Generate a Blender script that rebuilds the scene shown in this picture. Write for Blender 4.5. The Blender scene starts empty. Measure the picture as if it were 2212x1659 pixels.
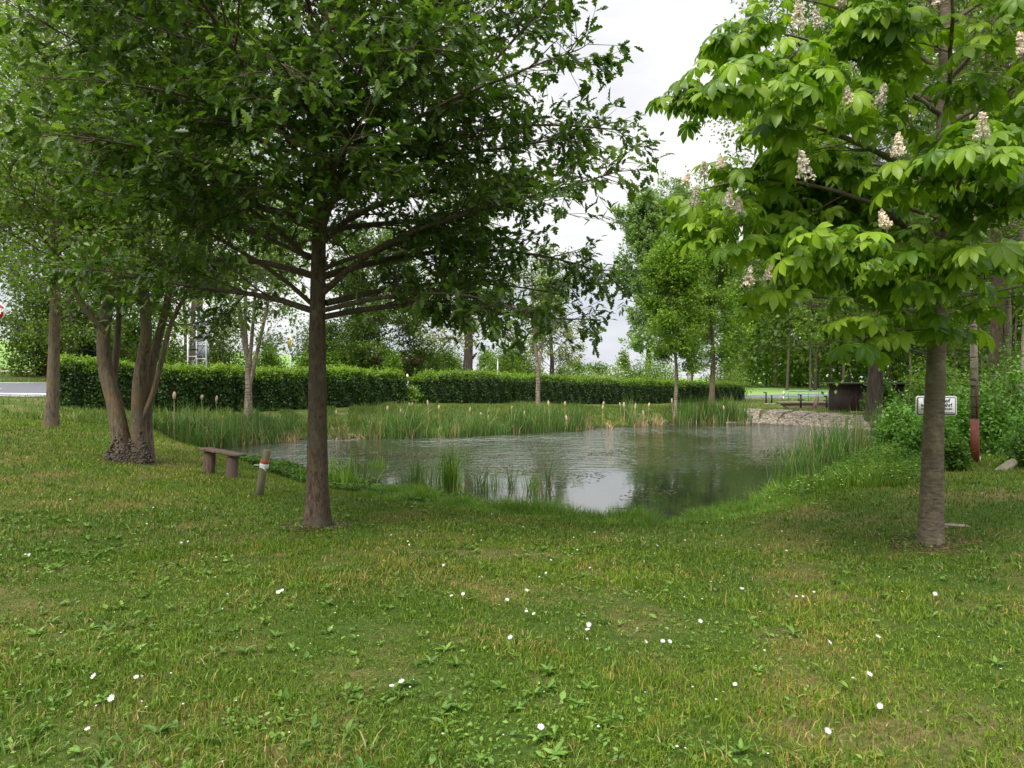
import bpy, bmesh, math, random
import numpy as np
from mathutils import Vector
random.seed(5)
rng = np.random.default_rng(11)
C = bpy.context.scene.collection
F, HZ, CX, EYE = 1534.0, 815.0, 1106.0, 2.05      # focal length, horizon row and centre column of a 2212 x 1659 view

# ------------------------------------------------------------------ terrain
def pt(px, py, d):
    return np.array([(px-CX)/F*d, d, EYE-(py-HZ)/F*d])
SHORE_PX = [(430,972),(490,962),(560,956),(700,949),(900,945),(1030,940),(1163,932),(1350,922),(1450,915),(1600,914),
            (1750,920),(1900,932),(1925,945),(1900,966),(1800,1004),(1700,1052),(1625,1104),(1510,1128),(1400,1138),
            (1220,1126),(1000,1098),(850,1070),(740,1052),(640,1025),(560,1002),(470,988)]
SH = np.array([[(a-CX)/F*(EYE*F/(b-HZ)), EYE*F/(b-HZ)] for a, b in SHORE_PX])
def smooth_closed(P, n=4):
    out = []
    m = len(P)
    for i in range(m):
        p0, p1, p2, p3 = P[i-1], P[i], P[(i+1) % m], P[(i+2) % m]
        for k in range(n):
            t = k/n
            out.append(0.5*((2*p1)+(-p0+p2)*t+(2*p0-5*p1+4*p2-p3)*t*t+(-p0+3*p1-3*p2+p3)*t**3))
    return np.array(out)
SH = smooth_closed(SH)
def shore_dist(x, y):
    x = np.asarray(x, float); y = np.asarray(y, float)
    d2 = np.full(x.shape, 1e9); inside = np.zeros(x.shape, bool)
    n = len(SH)
    for i in range(n):
        ax, ay = SH[i]; bx, by = SH[(i+1) % n]
        ex, ey = bx-ax, by-ay
        t = np.clip(((x-ax)*ex+(y-ay)*ey)/(ex*ex+ey*ey+1e-12), 0, 1)
        d2 = np.minimum(d2, (x-ax-t*ex)**2+(y-ay-t*ey)**2)
        c = ((ay > y) != (by > y))
        with np.errstate(divide='ignore', invalid='ignore'):
            xi = ax+(y-ay)*ex/(ey if abs(ey) > 1e-12 else 1e-12)
        inside ^= c & (x < xi)
    return np.where(inside, -1, 1)*np.sqrt(d2)
def sstep(t):
    t = np.clip(t, 0, 1); return t*t*(3-2*t)
CT = np.array([(0,0,.45),(-4,1,.52),(4,1,.42),(0,-8,.6),(-12,-3,.9),(12,-3,.6),(0,3.5,.44),(-2.22,8.1,.35),(4.05,6.85,.43),
    (0,8.3,.30),(2.4,8.2,.28),(-6.6,12.4,.55),(-11.2,17.2,.85),(-5.5,13.5,.27),(-3.9,10.8,.25),(-9,6,.75),(-14,14,1.05),(5.7,8.8,.66),(6.4,8.7,.74),
    (7.6,11.6,.65),(5.86,9.8,.58),(12,9,1.0),(10,15,.55),(9,20,.4),(14,24,.3),(12,34,.48),(15.3,29.5,.28),(16.7,33,.36),(20,30,.45),
    (-15.9,25,.99),(-9.5,25.5,.42),(-5,34.1,.86),(-3.5,29.5,.5),(2.5,40.4,.55),(2,33,.5),(7.5,36,.4),(16.4,52,.34),(14,45,.36),(22,48,.42),(16.0,40.2,.16),(18.6,40.2,.16),(17.5,36,.42),(22,60,.25),(40,62,.35),(30,45,.6),
    (-19.1,28.8,1.26),(-25,35.7,1.82),(-14,34,1.2),(-8,40,1.0),(0,52,.5),(-30,20,1.6),(-40,40,2.6),(-18,44,1.9),(10,70,.4),(40,80,.5),(70,60,.6),(60,20,1.2),(30,20,1.0),(-60,10,2.4),(-10,62,1.7)])
def _rbf():
    x, y, z = CT.T
    n = len(x)
    r = np.sqrt((x[:,None]-x)**2+(y[:,None]-y)**2+2.0)
    A = np.zeros((n+3, n+3)); A[:n,:n] = r-np.eye(n)*.15
    A[:n,n] = 1; A[:n,n+1] = x; A[:n,n+2] = y
    A[n:,:n] = A[:n,n:].T
    return np.linalg.solve(A, np.concatenate([z, [0,0,0]]))
RW = _rbf()
ROADC = np.array([(-110,-42),(-60,0),(-38,18.3),(-21.7,31.9),(-5.5,45.4),(4,53.3),(10.6,58.2),(18,62),(27,65),(40,67.5),(60,69),(120,69)])
def dense(P, step):
    out = []
    m = len(P)
    for i in range(m-1):
        p0, p1, p2, p3 = P[max(i-1,0)], P[i], P[i+1], P[min(i+2,m-1)]
        n = max(2, int(np.linalg.norm(p2-p1)/step))
        for k in range(n):
            t = k/n
            out.append(0.5*((2*p1)+(-p0+p2)*t+(2*p0-5*p1+4*p2-p3)*t*t+(-p0+3*p1-3*p2+p3)*t**3))
    out.append(P[-1])
    return np.array(out)
RC = dense(ROADC, 1.5)
def base_z(x, y):
    xc = np.clip(x, -60, 70); yc = np.clip(y, -8, 82)
    n = len(CT)
    z = RW[n]+RW[n+1]*xc+RW[n+2]*yc
    for i in range(n):
        z = z+RW[i]*np.sqrt((xc-CT[i,0])**2+(yc-CT[i,1])**2+2.0)
    return z
def gz(x, y):
    x = np.asarray(x, float); y = np.asarray(y, float)
    z = base_z(x, y)
    s = shore_dist(x, y)
    z = np.maximum(z, .08)
    z = np.where(s > 0, z*sstep(s/1.6+.06), -.5*sstep(-s/1.2))
    r = np.hypot(x, y)
    px = np.where(y > 1, x/np.maximum(y, 1)*F+CX, np.where(x < 0, -3000, 4000))
    amp = np.interp(px, [-3000,-1000,0,300,620,900,1200,1500,2200], [4,7,6.3,4.6,4.4,2.2,1.6,.6,.6])
    z = z+amp*sstep((r-48)/125)
    z = z+.012*np.sin(x*2.1+1.3*np.sin(y*1.7))*np.cos(y*2.3+x*.6)*(s > .3)
    return z
def gz1(x, y): return float(gz(np.array([x]), np.array([y]))[0])
def hit(px, py, dmin=2.0, dmax=160):
    d = np.concatenate([np.arange(dmin, 40, .05), np.arange(40, dmax, .5)])
    X = (px-CX)/F*d; Z = EYE-(py-HZ)/F*d
    g = gz(X, d)
    k = np.argmax(Z <= g)
    if Z[k] > g[k]: k = len(d)-1
    return np.array([X[k], d[k], g[k]])
def at(px, d):
    x = (px-CX)/F*d
    return np.array([x, d, gz1(x, d)])

# ------------------------------------------------------------------ mesh helpers
class MB:
    def __init__(s): s.v=[]; s.l=[]; s.n=[]; s.c=0
    def add(s, v, loops, sizes):
        v = np.asarray(v, float).reshape(-1,3)
        s.v.append(v); s.l.append(np.asarray(loops, np.int64).ravel()+s.c); s.n.append(np.asarray(sizes, np.int64).ravel()); s.c += len(v)
        return s
    def quads(s, v, f): f = np.asarray(f).reshape(-1,4); return s.add(v, f, np.full(len(f),4))
    def box(s, c, d, rz=0, M=None):
        x,y,z = np.array(d)/2.0
        v = np.array([[-x,-y,-z],[x,-y,-z],[x,y,-z],[-x,y,-z],[-x,-y,z],[x,-y,z],[x,y,z],[-x,y,z]])
        if M is not None: v = v@np.array(M).T
        ca, sa = math.cos(rz), math.sin(rz)
        v = v@np.array([[ca,sa,0],[-sa,ca,0],[0,0,1]])+np.array(c)
        return s.quads(v, [[0,3,2,1],[4,5,6,7],[0,1,5,4],[1,2,6,5],[2,3,7,6],[3,0,4,7]])
    def bar(s, a, b, w, h=None):
        a = np.array(a, float); b = np.array(b, float); h = h or w
        t = b-a; L = np.linalg.norm(t); t /= L
        ref = np.array([0,0,1.]) if abs(t[2]) < .9 else np.array([0,1.,0])
        u = np.cross(ref, t); u /= np.linalg.norm(u); v = np.cross(t, u)
        M = np.stack([t, u, v], 1)
        return s.box((a+b)/2, (L, w, h), 0, M)
    def tube(s, pts, rad, S=8, cap=True):
        pts = np.asarray(pts, float); rad = np.broadcast_to(np.asarray(rad, float), (len(pts),))
        v, q = tubes(pts[None], rad[None], S)
        s.quads(v, q)
        if cap:
            n = len(pts); b0 = s.c-len(v)
            s.l.append(b0+np.arange(S)[::-1]); s.n.append(np.array([S]))
            s.l.append(b0+(n-1)*S+np.arange(S)); s.n.append(np.array([S]))
        return s
    def build(s, name, mat, parent=None, smooth=False):
        me = bpy.data.meshes.new(name)
        v = np.concatenate(s.v); l = np.concatenate(s.l); n = np.concatenate(s.n)
        if parent is not None: v = v-np.array(loc_of(parent))
        me.vertices.add(len(v)); me.vertices.foreach_set('co', v.astype(np.float32).ravel())
        me.loops.add(len(l)); me.loops.foreach_set('vertex_index', l.astype(np.int32))
        me.polygons.add(len(n)); st = np.concatenate([[0], np.cumsum(n)[:-1]])
        me.polygons.foreach_set('loop_start', st.astype(np.int32))
        me.polygons.foreach_set('loop_total', n.astype(np.int32))
        if smooth: me.polygons.foreach_set('use_smooth', np.ones(len(n), bool))
        me.update(calc_edges=True)
        me.materials.append(mat)
        o = bpy.data.objects.new(name, me); C.objects.link(o)
        if parent is not None: o.parent = parent
        return o
LOCS = {}
def loc_of(o):
    L = np.zeros(3)
    while o is not None:
        L = L+np.array(o.location); o = o.parent
    return L
def tubes(P, R, S):
    P = np.asarray(P, float); R = np.asarray(R, float)
    M, N, _ = P.shape
    T = np.gradient(P, axis=1); T /= np.linalg.norm(T, axis=2, keepdims=True)+1e-12
    m = T.mean(axis=1); ref = np.where((np.abs(m[:,2]) > .8*np.linalg.norm(m,axis=1))[:,None], np.array([1.,0,0]), np.array([0,0,1.]))
    U = np.cross(T, ref[:,None,:]); U /= np.linalg.norm(U, axis=2, keepdims=True)+1e-12
    V = np.cross(T, U)
    a = np.arange(S)/S*2*np.pi
    v = P[:,:,None,:]+R[:,:,None,None]*(np.cos(a)[None,None,:,None]*U[:,:,None,:]-np.sin(a)[None,None,:,None]*V[:,:,None,:])
    i = np.arange(N-1)[:,None]*S; j = np.arange(S)[None,:]; j2 = (j+1) % S
    q = np.stack([i+j, i+j2, i+S+j2, i+S+j], -1).reshape(-1,4)
    q = (np.arange(M)[:,None,None]*N*S+q[None]).reshape(-1,4)
    return v.reshape(-1,3), q
def nrm(v): return v/(np.linalg.norm(v, axis=-1, keepdims=True)+1e-12)
# leaf templates: vertices (x across, y along, z up) and faces
def T_quad(w=.5): return np.array([[0,0,0],[w/2,.45,.04],[0,1,-.06],[-w/2,.45,.04]]), [[0,1,2,3]]
def T_fold(w=.5): return np.array([[0,0,0],[w/2,.35,.07],[w*.36,.7,.05],[0,1,-.1],[-w*.36,.7,.05],[-w/2,.35,.07],[0,.5,0]]), [[0,1,2,3,6],[0,6,3,4,5]]
def T_oak():
    r = [(0,0),(.05,.12),(.19,.26),(.09,.34),(.29,.47),(.14,.55),(.30,.70),(.13,.77),(.16,.92),(0,1.02)]
    k = len(r)
    R = [[x,y,.22*x-.12*y*y] for x,y in r]; L = [[-x,y,.22*x-.12*y*y] for x,y in r[1:-1]]
    v = np.array(R+L)
    return v, [list(range(k)), [0]+[k-1]+list(range(k+len(L)-1, k-1, -1))]
def T_palm(n=7):
    V = [[0,0,0]]; Fc = []
    for i in range(n):
        a = (i-(n-1)/2)/((n-1)/2)*math.radians(118)
        L = 1-.38*abs(i-(n-1)/2)/((n-1)/2)
        ca, sa = math.cos(a), math.sin(a)
        prof = [(.03,.05,0),(.12,.35,-.05),(.21,.62,-.17),(.20,.76,-.27),(.10,.90,-.38)]
        b = len(V)
        for w,l,z in prof: V.append([w*L,l*L,z*L+.22*w,a])
        V.append([0,1.0*L,-.47*L,a])
        for w,l,z in prof[::-1]: V.append([-w*L,l*L,z*L+.22*w,a])
        mids = len(V)
        for l,z in ((.35,-.05),(.62,-.17),(.78,-.28)): V.append([0,l*L,(z-.02)*L,a])
        tip = b+5
        # right side strips then left side strips
        Fc += [[0,b,b+1,mids],[mids,b+1,b+2,mids+1],[mids+1,b+2,b+3,mids+2],[mids+2,b+3,b+4,tip]]
        Fc += [[0,mids,b+9,b+10],[mids,mids+1,b+8,b+9],[mids+1,mids+2,b+7,b+8],[mids+2,tip,b+6,b+7]]
    out = []
    for v in V:
        if len(v) == 3: out.append(v); continue
        x,y,z,a = v; out.append([x*math.cos(a)+y*math.sin(a), -x*math.sin(a)+y*math.cos(a), z])
    return np.array(out), Fc
def leaves(mb, tmpl, pos, axis, normal, size, wscale=None):
    V, Fc = tmpl
    pos = np.asarray(pos); n = len(pos)
    a = nrm(axis); x = nrm(np.cross(a, normal)); z = np.cross(x, a)
    size = np.broadcast_to(np.asarray(size, float), (n,))
    ws = np.ones(n) if wscale is None else wscale
    v = pos[:,None,:]+size[:,None,None]*(V[None,:,0,None]*x[:,None,:]*ws[:,None,None]+V[None,:,1,None]*a[:,None,:]+V[None,:,2,None]*z[:,None,:])
    lp = np.concatenate([np.array(f) for f in Fc]); sz = np.array([len(f) for f in Fc])
    mb.add(v.reshape(-1,3), (np.arange(n)[:,None]*len(V)+lp[None]).ravel(), np.tile(sz, n))

# ------------------------------------------------------------------ materials
def new_mat(name):
    m = bpy.data.materials.new(name); m.use_nodes = True
    nt = m.node_tree; nt.nodes.clear()
    return m, nt, nt.nodes, nt.links
def N(nt, t, **k):
    n = nt.nodes.new(t)
    for a, b in k.items(): setattr(n, a, b)
    return n
def ramp(nt, fac, stops):
    r = N(nt, 'ShaderNodeValToRGB'); cr = r.color_ramp
    while len(cr.elements) > 1: cr.elements.remove(cr.elements[-1])
    cr.elements[0].position = stops[0][0]; cr.elements[0].color = (*stops[0][1], 1)
    for p, c in stops[1:]:
        e = cr.elements.new(p); e.color = (*c, 1)
    nt.links.new(fac, r.inputs[0]); return r.outputs[0]
def noise(nt, scale, detail=3, vec=None, rough=.5, sc=None):
    tc = N(nt, 'ShaderNodeTexCoord'); o = tc.outputs['Object'] if vec is None else vec
    if sc:
        mp = N(nt, 'ShaderNodeMapping'); mp.inputs['Scale'].default_value = sc; nt.links.new(o, mp.inputs[0]); o = mp.outputs[0]
    n = N(nt, 'ShaderNodeTexNoise'); n.inputs['Scale'].default_value = scale; n.inputs['Detail'].default_value = detail; n.inputs['Roughness'].default_value = rough
    nt.links.new(o, n.inputs['Vector']); return n.outputs[0]
def mix(nt, f, a, b, bt='MIX'):
    m = N(nt, 'ShaderNodeMix', data_type='RGBA', blend_type=bt)
    for s, v in ((m.inputs[0], f), (m.inputs[6], a), (m.inputs[7], b)):
        if isinstance(v, (int, float)): s.default_value = v
        elif isinstance(v, tuple): s.default_value = (*v, 1)
        else: nt.links.new(v, s)
    return m.outputs[2]
def leaf_mat(name, c1, c2, trans=.35, nscale=.8, dry=None, rough=.45, spec=.35, tcol=(1.15,1.25,.6), spots=None):
    m, nt, nd, lk = new_mat(name)
    g = N(nt, 'ShaderNodeNewGeometry')
    r = ramp(nt, g.outputs['Random Per Island'], [(0, c1), (1, c2)] if dry is None else [(0, c1), (.88, c2), (.93, dry), (1, dry)])
    n1 = noise(nt, nscale, 3)
    k = ramp(nt, n1, [(.3, (.68,.72,.7)), (.7, (1.3,1.24,1.15))])
    col = mix(nt, 1.0, r, k, 'MULTIPLY')
    p = N(nt, 'ShaderNodeBsdfPrincipled'); p.inputs['Roughness'].default_value = rough; p.inputs['Specular IOR Level'].default_value = spec
    lk.new(col, p.inputs['Base Color'])
    t = N(nt, 'ShaderNodeBsdfTranslucent'); lk.new(mix(nt, 1.0, col, tcol, 'MULTIPLY'), t.inputs[0])
    ms = N(nt, 'ShaderNodeMixShader'); ms.inputs[0].default_value = trans
    lk.new(p.outputs[0], ms.inputs[1]); lk.new(t.outputs[0], ms.inputs[2])
    o = N(nt, 'ShaderNodeOutputMaterial'); lk.new(ms.outputs[0], o.inputs[0])
    return m
def bark_mat(name, c1, c2, c3=None, vs=(1,1,.18), scale=14, bump=.6, lichen=None, rings=False):
    m, nt, nd, lk = new_mat(name)
    n1 = noise(nt, scale, 6, sc=vs, rough=.65)
    n2 = noise(nt, 2.2, 3)
    col = ramp(nt, n1, [(.32, c1), (.62, c2)])
    if c3: col = mix(nt, ramp(nt, n2, [(.45, (0,0,0)), (.65, (1,1,1))]), col, c3)
    if lichen:
        n3 = noise(nt, 5, 5, rough=.7)
        col = mix(nt, ramp(nt, n3, [(.52, (0,0,0)), (.64, (.8,.8,.8))]), col, lichen)
    h = n1
    if rings:
        n4 = noise(nt, 9, 4, sc=(.35,.35,3.2), rough=.6)
        h2 = ramp(nt, n4, [(.56, (1,1,1)), (.62, (.15,.15,.15))])
        col = mix(nt, 1.0, col, ramp(nt, n4, [(.56, (1,1,1)), (.61, (.25,.22,.2))]), 'MULTIPLY')
    p = N(nt, 'ShaderNodeBsdfPrincipled'); p.inputs['Roughness'].default_value = .85; p.inputs['Specular IOR Level'].default_value = .2
    lk.new(col, p.inputs['Base Color'])
    b = N(nt, 'ShaderNodeBump'); b.inputs['Strength'].default_value = bump; b.inputs['Distance'].default_value = .02
    lk.new(h, b.inputs['Height']); lk.new(b.outputs[0], p.inputs['Normal'])
    o = N(nt, 'ShaderNodeOutputMaterial'); lk.new(p.outputs[0], o.inputs[0])
    return m
def plain(name, c, rough=.6, metal=0, var=.25, scale=6, bump=0, spec=.4, c2=None):
    m, nt, nd, lk = new_mat(name)
    n1 = noise(nt, scale, 5, rough=.6)
    lo = tuple(x*(1-var) for x in c); hi = tuple(min(1, x*(1+var)) for x in (c2 or c))
    p = N(nt, 'ShaderNodeBsdfPrincipled'); p.inputs['Roughness'].default_value = rough; p.inputs['Metallic'].default_value = metal; p.inputs['Specular IOR Level'].default_value = spec
    lk.new(ramp(nt, n1, [(.3, lo), (.7, hi)]), p.inputs['Base Color'])
    if bump:
        b = N(nt, 'ShaderNodeBump'); b.inputs['Strength'].default_value = bump; b.inputs['Distance'].default_value = .02
        lk.new(noise(nt, scale*5, 5), b.inputs['Height']); lk.new(b.outputs[0], p.inputs['Normal'])
    o = N(nt, 'ShaderNodeOutputMaterial'); lk.new(p.outputs[0], o.inputs[0])
    return m
def grass_mat(name, g1, g2, tan1, tan2, patch=.9, thr=(.50,.68), trans=.3, solid=False):
    """green blades with straw-coloured worn patches"""
    m, nt, nd, lk = new_mat(name)
    g = N(nt, 'ShaderNodeNewGeometry')
    rnd = g.outputs['Random Per Island'] if not solid else noise(nt, 45, 5, rough=.7)
    green = ramp(nt, rnd, [(.1, g1), (.9, g2)]); tan = ramp(nt, rnd, [(.1, tan1), (.9, tan2)])
    n0 = noise(nt, patch, 5, rough=.62); n1 = noise(nt, .22, 2)
    f = ramp(nt, n0, [(thr[0], (0,0,0)), (thr[1], (1,1,1))])
    mth = N(nt, 'ShaderNodeMath', operation='GREATER_THAN'); lk.new(rnd, mth.inputs[0]); mth.inputs[1].default_value = .93
    if solid: ff = f
    else:
        wn = N(nt, 'ShaderNodeTexWhiteNoise'); wn.noise_dimensions = '1D'; lk.new(g.outputs['Random Per Island'], wn.inputs[1])
        lt = N(nt, 'ShaderNodeMath', operation='LESS_THAN'); lk.new(wn.outputs[0], lt.inputs[0])
        ml = N(nt, 'ShaderNodeMath', operation='MULTIPLY_ADD'); lk.new(f, ml.inputs[0]); ml.inputs[1].default_value = .46; ml.inputs[2].default_value = .02
        lk.new(ml.outputs[0], lt.inputs[1]); ff = lt.outputs[0]
    col = mix(nt, ff, green, tan)
    col = mix(nt, 1.0, col, ramp(nt, n1, [(.38, (.78,.84,.85)), (.60, (1.22,1.15,1.0))]), 'MULTIPLY')
    p = N(nt, 'ShaderNodeBsdfPrincipled'); p.inputs['Roughness'].default_value = .55; p.inputs['Specular IOR Level'].default_value = .25
    lk.new(col, p.inputs['Base Color'])
    out = p.outputs[0]
    if not solid:
        t = N(nt, 'ShaderNodeBsdfTranslucent'); lk.new(col, t.inputs[0])
        ms = N(nt, 'ShaderNodeMixShader'); ms.inputs[0].default_value = trans
        lk.new(out, ms.inputs[1]); lk.new(t.outputs[0], ms.inputs[2]); out = ms.outputs[0]
    else:
        b = N(nt, 'ShaderNodeBump'); b.inputs['Strength'].default_value = .8; b.inputs['Distance'].default_value = .03
        lk.new(noise(nt, 60, 4, rough=.7), b.inputs['Height']); lk.new(b.outputs[0], p.inputs['Normal'])
    o = N(nt, 'ShaderNodeOutputMaterial'); lk.new(out, o.inputs[0])
    return m
M = {}
M['lawn'] = grass_mat('lawn_blades', (.052,.115,.008), (.19,.29,.028), (.25,.19,.055), (.46,.35,.12), patch=1.1, thr=(.50,.68))
M['ground'] = grass_mat('ground_turf', (.045,.085,.012), (.10,.16,.025), (.13,.10,.04), (.22,.17,.08), solid=True)
M['shoregrass'] = leaf_mat('shore_grass', (.06,.15,.012), (.19,.35,.035), .35, 2.2, dry=(.34,.29,.12))
M['longgrass'] = leaf_mat('bank_grass', (.06,.13,.018), (.17,.24,.05), .3, .5, dry=(.28,.2,.09))
M['reed'] = leaf_mat('reed_leaf', (.04,.105,.022), (.13,.24,.05), .25, .8, dry=(.34,.27,.13))
M['drygrass'] = leaf_mat('dry_reed', (.30,.22,.11), (.55,.43,.25), .2, 2, tcol=(1,1,1))
M['weed'] = leaf_mat('weed_leaf', (.06,.14,.018), (.17,.30,.05), .3, 1.5)
M['creeper'] = leaf_mat('creeper_leaf', (.035,.085,.012), (.10,.19,.03), .3, 2, rough=.7, spec=.12)
M['oakleaf'] = leaf_mat('oak_leaf', (.028,.066,.009), (.10,.185,.020), .38, .9, dry=(.17,.27,.045), rough=.42, spec=.4)
M['chestleaf'] = leaf_mat('chestnut_leaf', (.075,.175,.010), (.27,.42,.030), .45, .9, rough=.42, spec=.4)
M['leafA'] = leaf_mat('maple_leaf', (.05,.11,.012), (.16,.25,.03), .4, .5)
M['leafB'] = leaf_mat('fresh_leaf', (.09,.19,.015), (.23,.37,.04), .42, .5)
M['leafC'] = leaf_mat('poplar_leaf', (.10,.18,.05), (.27,.38,.14), .42, .35)
M['leafD'] = leaf_mat('dark_leaf', (.02,.055,.012), (.06,.12,.025), .33, .5)
M['leafW'] = leaf_mat('willow_leaf', (.13,.19,.03), (.30,.36,.09), .42, .5)
M['leafS'] = leaf_mat('shrub_leaf', (.05,.15,.015), (.16,.32,.04), .35, 1.2)
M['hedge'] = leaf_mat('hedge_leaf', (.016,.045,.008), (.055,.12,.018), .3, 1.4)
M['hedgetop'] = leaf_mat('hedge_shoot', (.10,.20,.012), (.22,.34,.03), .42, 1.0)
M['may'] = leaf_mat('hawthorn_blossom', (.62,.64,.50), (.8,.8,.72), .2, 1, tcol=(1,1,.95))
M['blossom'] = leaf_mat('chestnut_blossom', (.60,.50,.41), (.82,.78,.70), .25, 4, tcol=(1,.95,.92))
M['oakbark'] = bark_mat('oak_bark', (.022,.015,.010), (.145,.102,.07), (.08,.064,.045), lichen=(.12,.12,.075), scale=42, bump=1.0, vs=(1,1,.3))
M['chestbark'] = bark_mat('chestnut_bark', (.07,.054,.038), (.20,.158,.115), (.145,.12,.085), vs=(.45,.45,1.3), scale=26, bump=.9, lichen=(.23,.22,.13))
M['bark'] = bark_mat('brown_bark', (.04,.030,.021), (.19,.15,.11), (.14,.11,.08), scale=30, bump=1.0, lichen=(.2,.13,.05))
M['barkg'] = bark_mat('grey_bark', (.11,.09,.07), (.30,.25,.19), scale=14, bump=.7, rings=True)
M['barkd'] = bark_mat('dark_bark', (.04,.032,.025), (.11,.09,.07), scale=12, bump=.7)
M['birch'] = bark_mat('pale_bark', (.28,.26,.22), (.5,.47,.42), scale=6, bump=.4, rings=True)
M['wood'] = bark_mat('weathered_wood', (.055,.036,.028), (.17,.115,.085), (.13,.1,.08), scale=16, bump=.7)
M['post'] = bark_mat('post_wood', (.11,.10,.055), (.24,.21,.13), scale=14, bump=.5)
M['white'] = plain('white_paint', (.78,.78,.76), .4, var=.06)
M['black'] = plain('black_paint', (.012,.012,.014), .45, var=.3)
M['steel'] = plain('galvanised_steel', (.50,.53,.54), .45, metal=.35, var=.12)
M['alu'] = plain('sign_back', (.24,.25,.28), .7, metal=0, var=.1)
M['red'] = plain('sign_red', (.55,.012,.03), .4, var=.08)
M['yellow'] = plain('sign_yellow', (.55,.38,.05), .4, var=.06)
M['pinkred'] = plain('faded_red', (.72,.42,.42), .5, var=.12, scale=20)
M['rust'] = plain('red_paint', (.15,.030,.016), .6, var=.3, scale=14, bump=.3)
M['green'] = plain('green_paint', (.15,.34,.28), .5, var=.15)
M['concrete'] = plain('concrete', (.26,.19,.15), .85, var=.3, scale=3, bump=.4)
M['stone'] = plain('grey_stone', (.20,.18,.12), .85, var=.35, scale=5, bump=.5)
M['shed'] = plain('dark_boards', (.045,.028,.025), .75, var=.35, scale=5, bump=.3)
M['roof'] = plain('roof_felt', (.05,.05,.05), .8, var=.3)
M['pinktape'] = plain('red_tape', (.42,.10,.06), .4, var=.2, scale=40)
M['petal'] = plain('white_petal', (.52,.52,.50), .5, var=.03)
M['pollen'] = plain('yellow_centre', (.75,.62,.1), .6, var=.1)
M['fluff'] = plain('cattail_fluff', (.47,.36,.24), .9, var=.2, scale=40, bump=.5)
M['stalk'] = plain('dry_stalk', (.27,.25,.12), .7, var=.2)
M['gravel'] = plain('gravel', (.30,.25,.19), .9, var=.4, scale=9, bump=.4)

# ------------------------------------------------------------------ naming helpers
def tag(o, label=None, cat=None, group=None, kind=None):
    if label: o['label'] = label
    if cat: o['category'] = cat
    if group: o['group'] = group
    if kind: o['kind'] = kind
    return o
def thing(name, loc, label, cat, group=None):
    o = bpy.data.objects.new(name, None); C.objects.link(o)
    o.location = tuple(float(v) for v in loc); o.empty_display_size = .2
    return tag(o, label, cat, group)
def dup(root, loc, label=None, rz=None, scale=None):
    r = root.copy(); C.objects.link(r); r.location = tuple(float(v) for v in loc)
    if rz is not None: r.rotation_euler = (0,0,rz)
    if scale is not None: r.scale = (scale if hasattr(scale,'__len__') else (scale,)*3)
    if label: r['label'] = label
    for ch in list(root.children):
        c = ch.copy(); C.objects.link(c); c.parent = r
        for g in ch.children:
            d = g.copy(); C.objects.link(d); d.parent = c
    return r

# ------------------------------------------------------------------ ground, water, road
def axis_vals(lo, hi, step, far):
    a = list(np.arange(lo, hi+1e-6, step)); s = step; v = hi
    while v < far: s *= 1.28; v += s; a.append(v)
    s = step; v = lo; b = []
    while v > -far: s *= 1.28; v -= s; b.append(v)
    return np.array(b[::-1]+a)
xs = axis_vals(-26, 26, .25, 900); ys = axis_vals(0, 66, .25, 900)
GX, GY = np.meshgrid(xs, ys)
GZ = gz(GX, GY)
def road_dist(x, y):
    d = np.full(x.shape, 1e9)
    for i in range(len(RC)-1):
        ax, ay = RC[i]; bx, by = RC[i+1]; ex, ey = bx-ax, by-ay
        t = np.clip(((x-ax)*ex+(y-ay)*ey)/(ex*ex+ey*ey), 0, 1)
        d = np.minimum(d, np.hypot(x-ax-t*ex, y-ay-t*ey))
    return d
HW = 4.2
RD = road_dist(GX, GY)
GZm = GZ-.09*(RD < HW-.35)
nx, ny = len(xs), len(ys)
ii = np.arange(ny-1)[:,None]*nx+np.arange(nx-1)[None,:]
q = np.stack([ii, ii+1, ii+nx+1, ii+nx], -1).reshape(-1,4)
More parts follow.
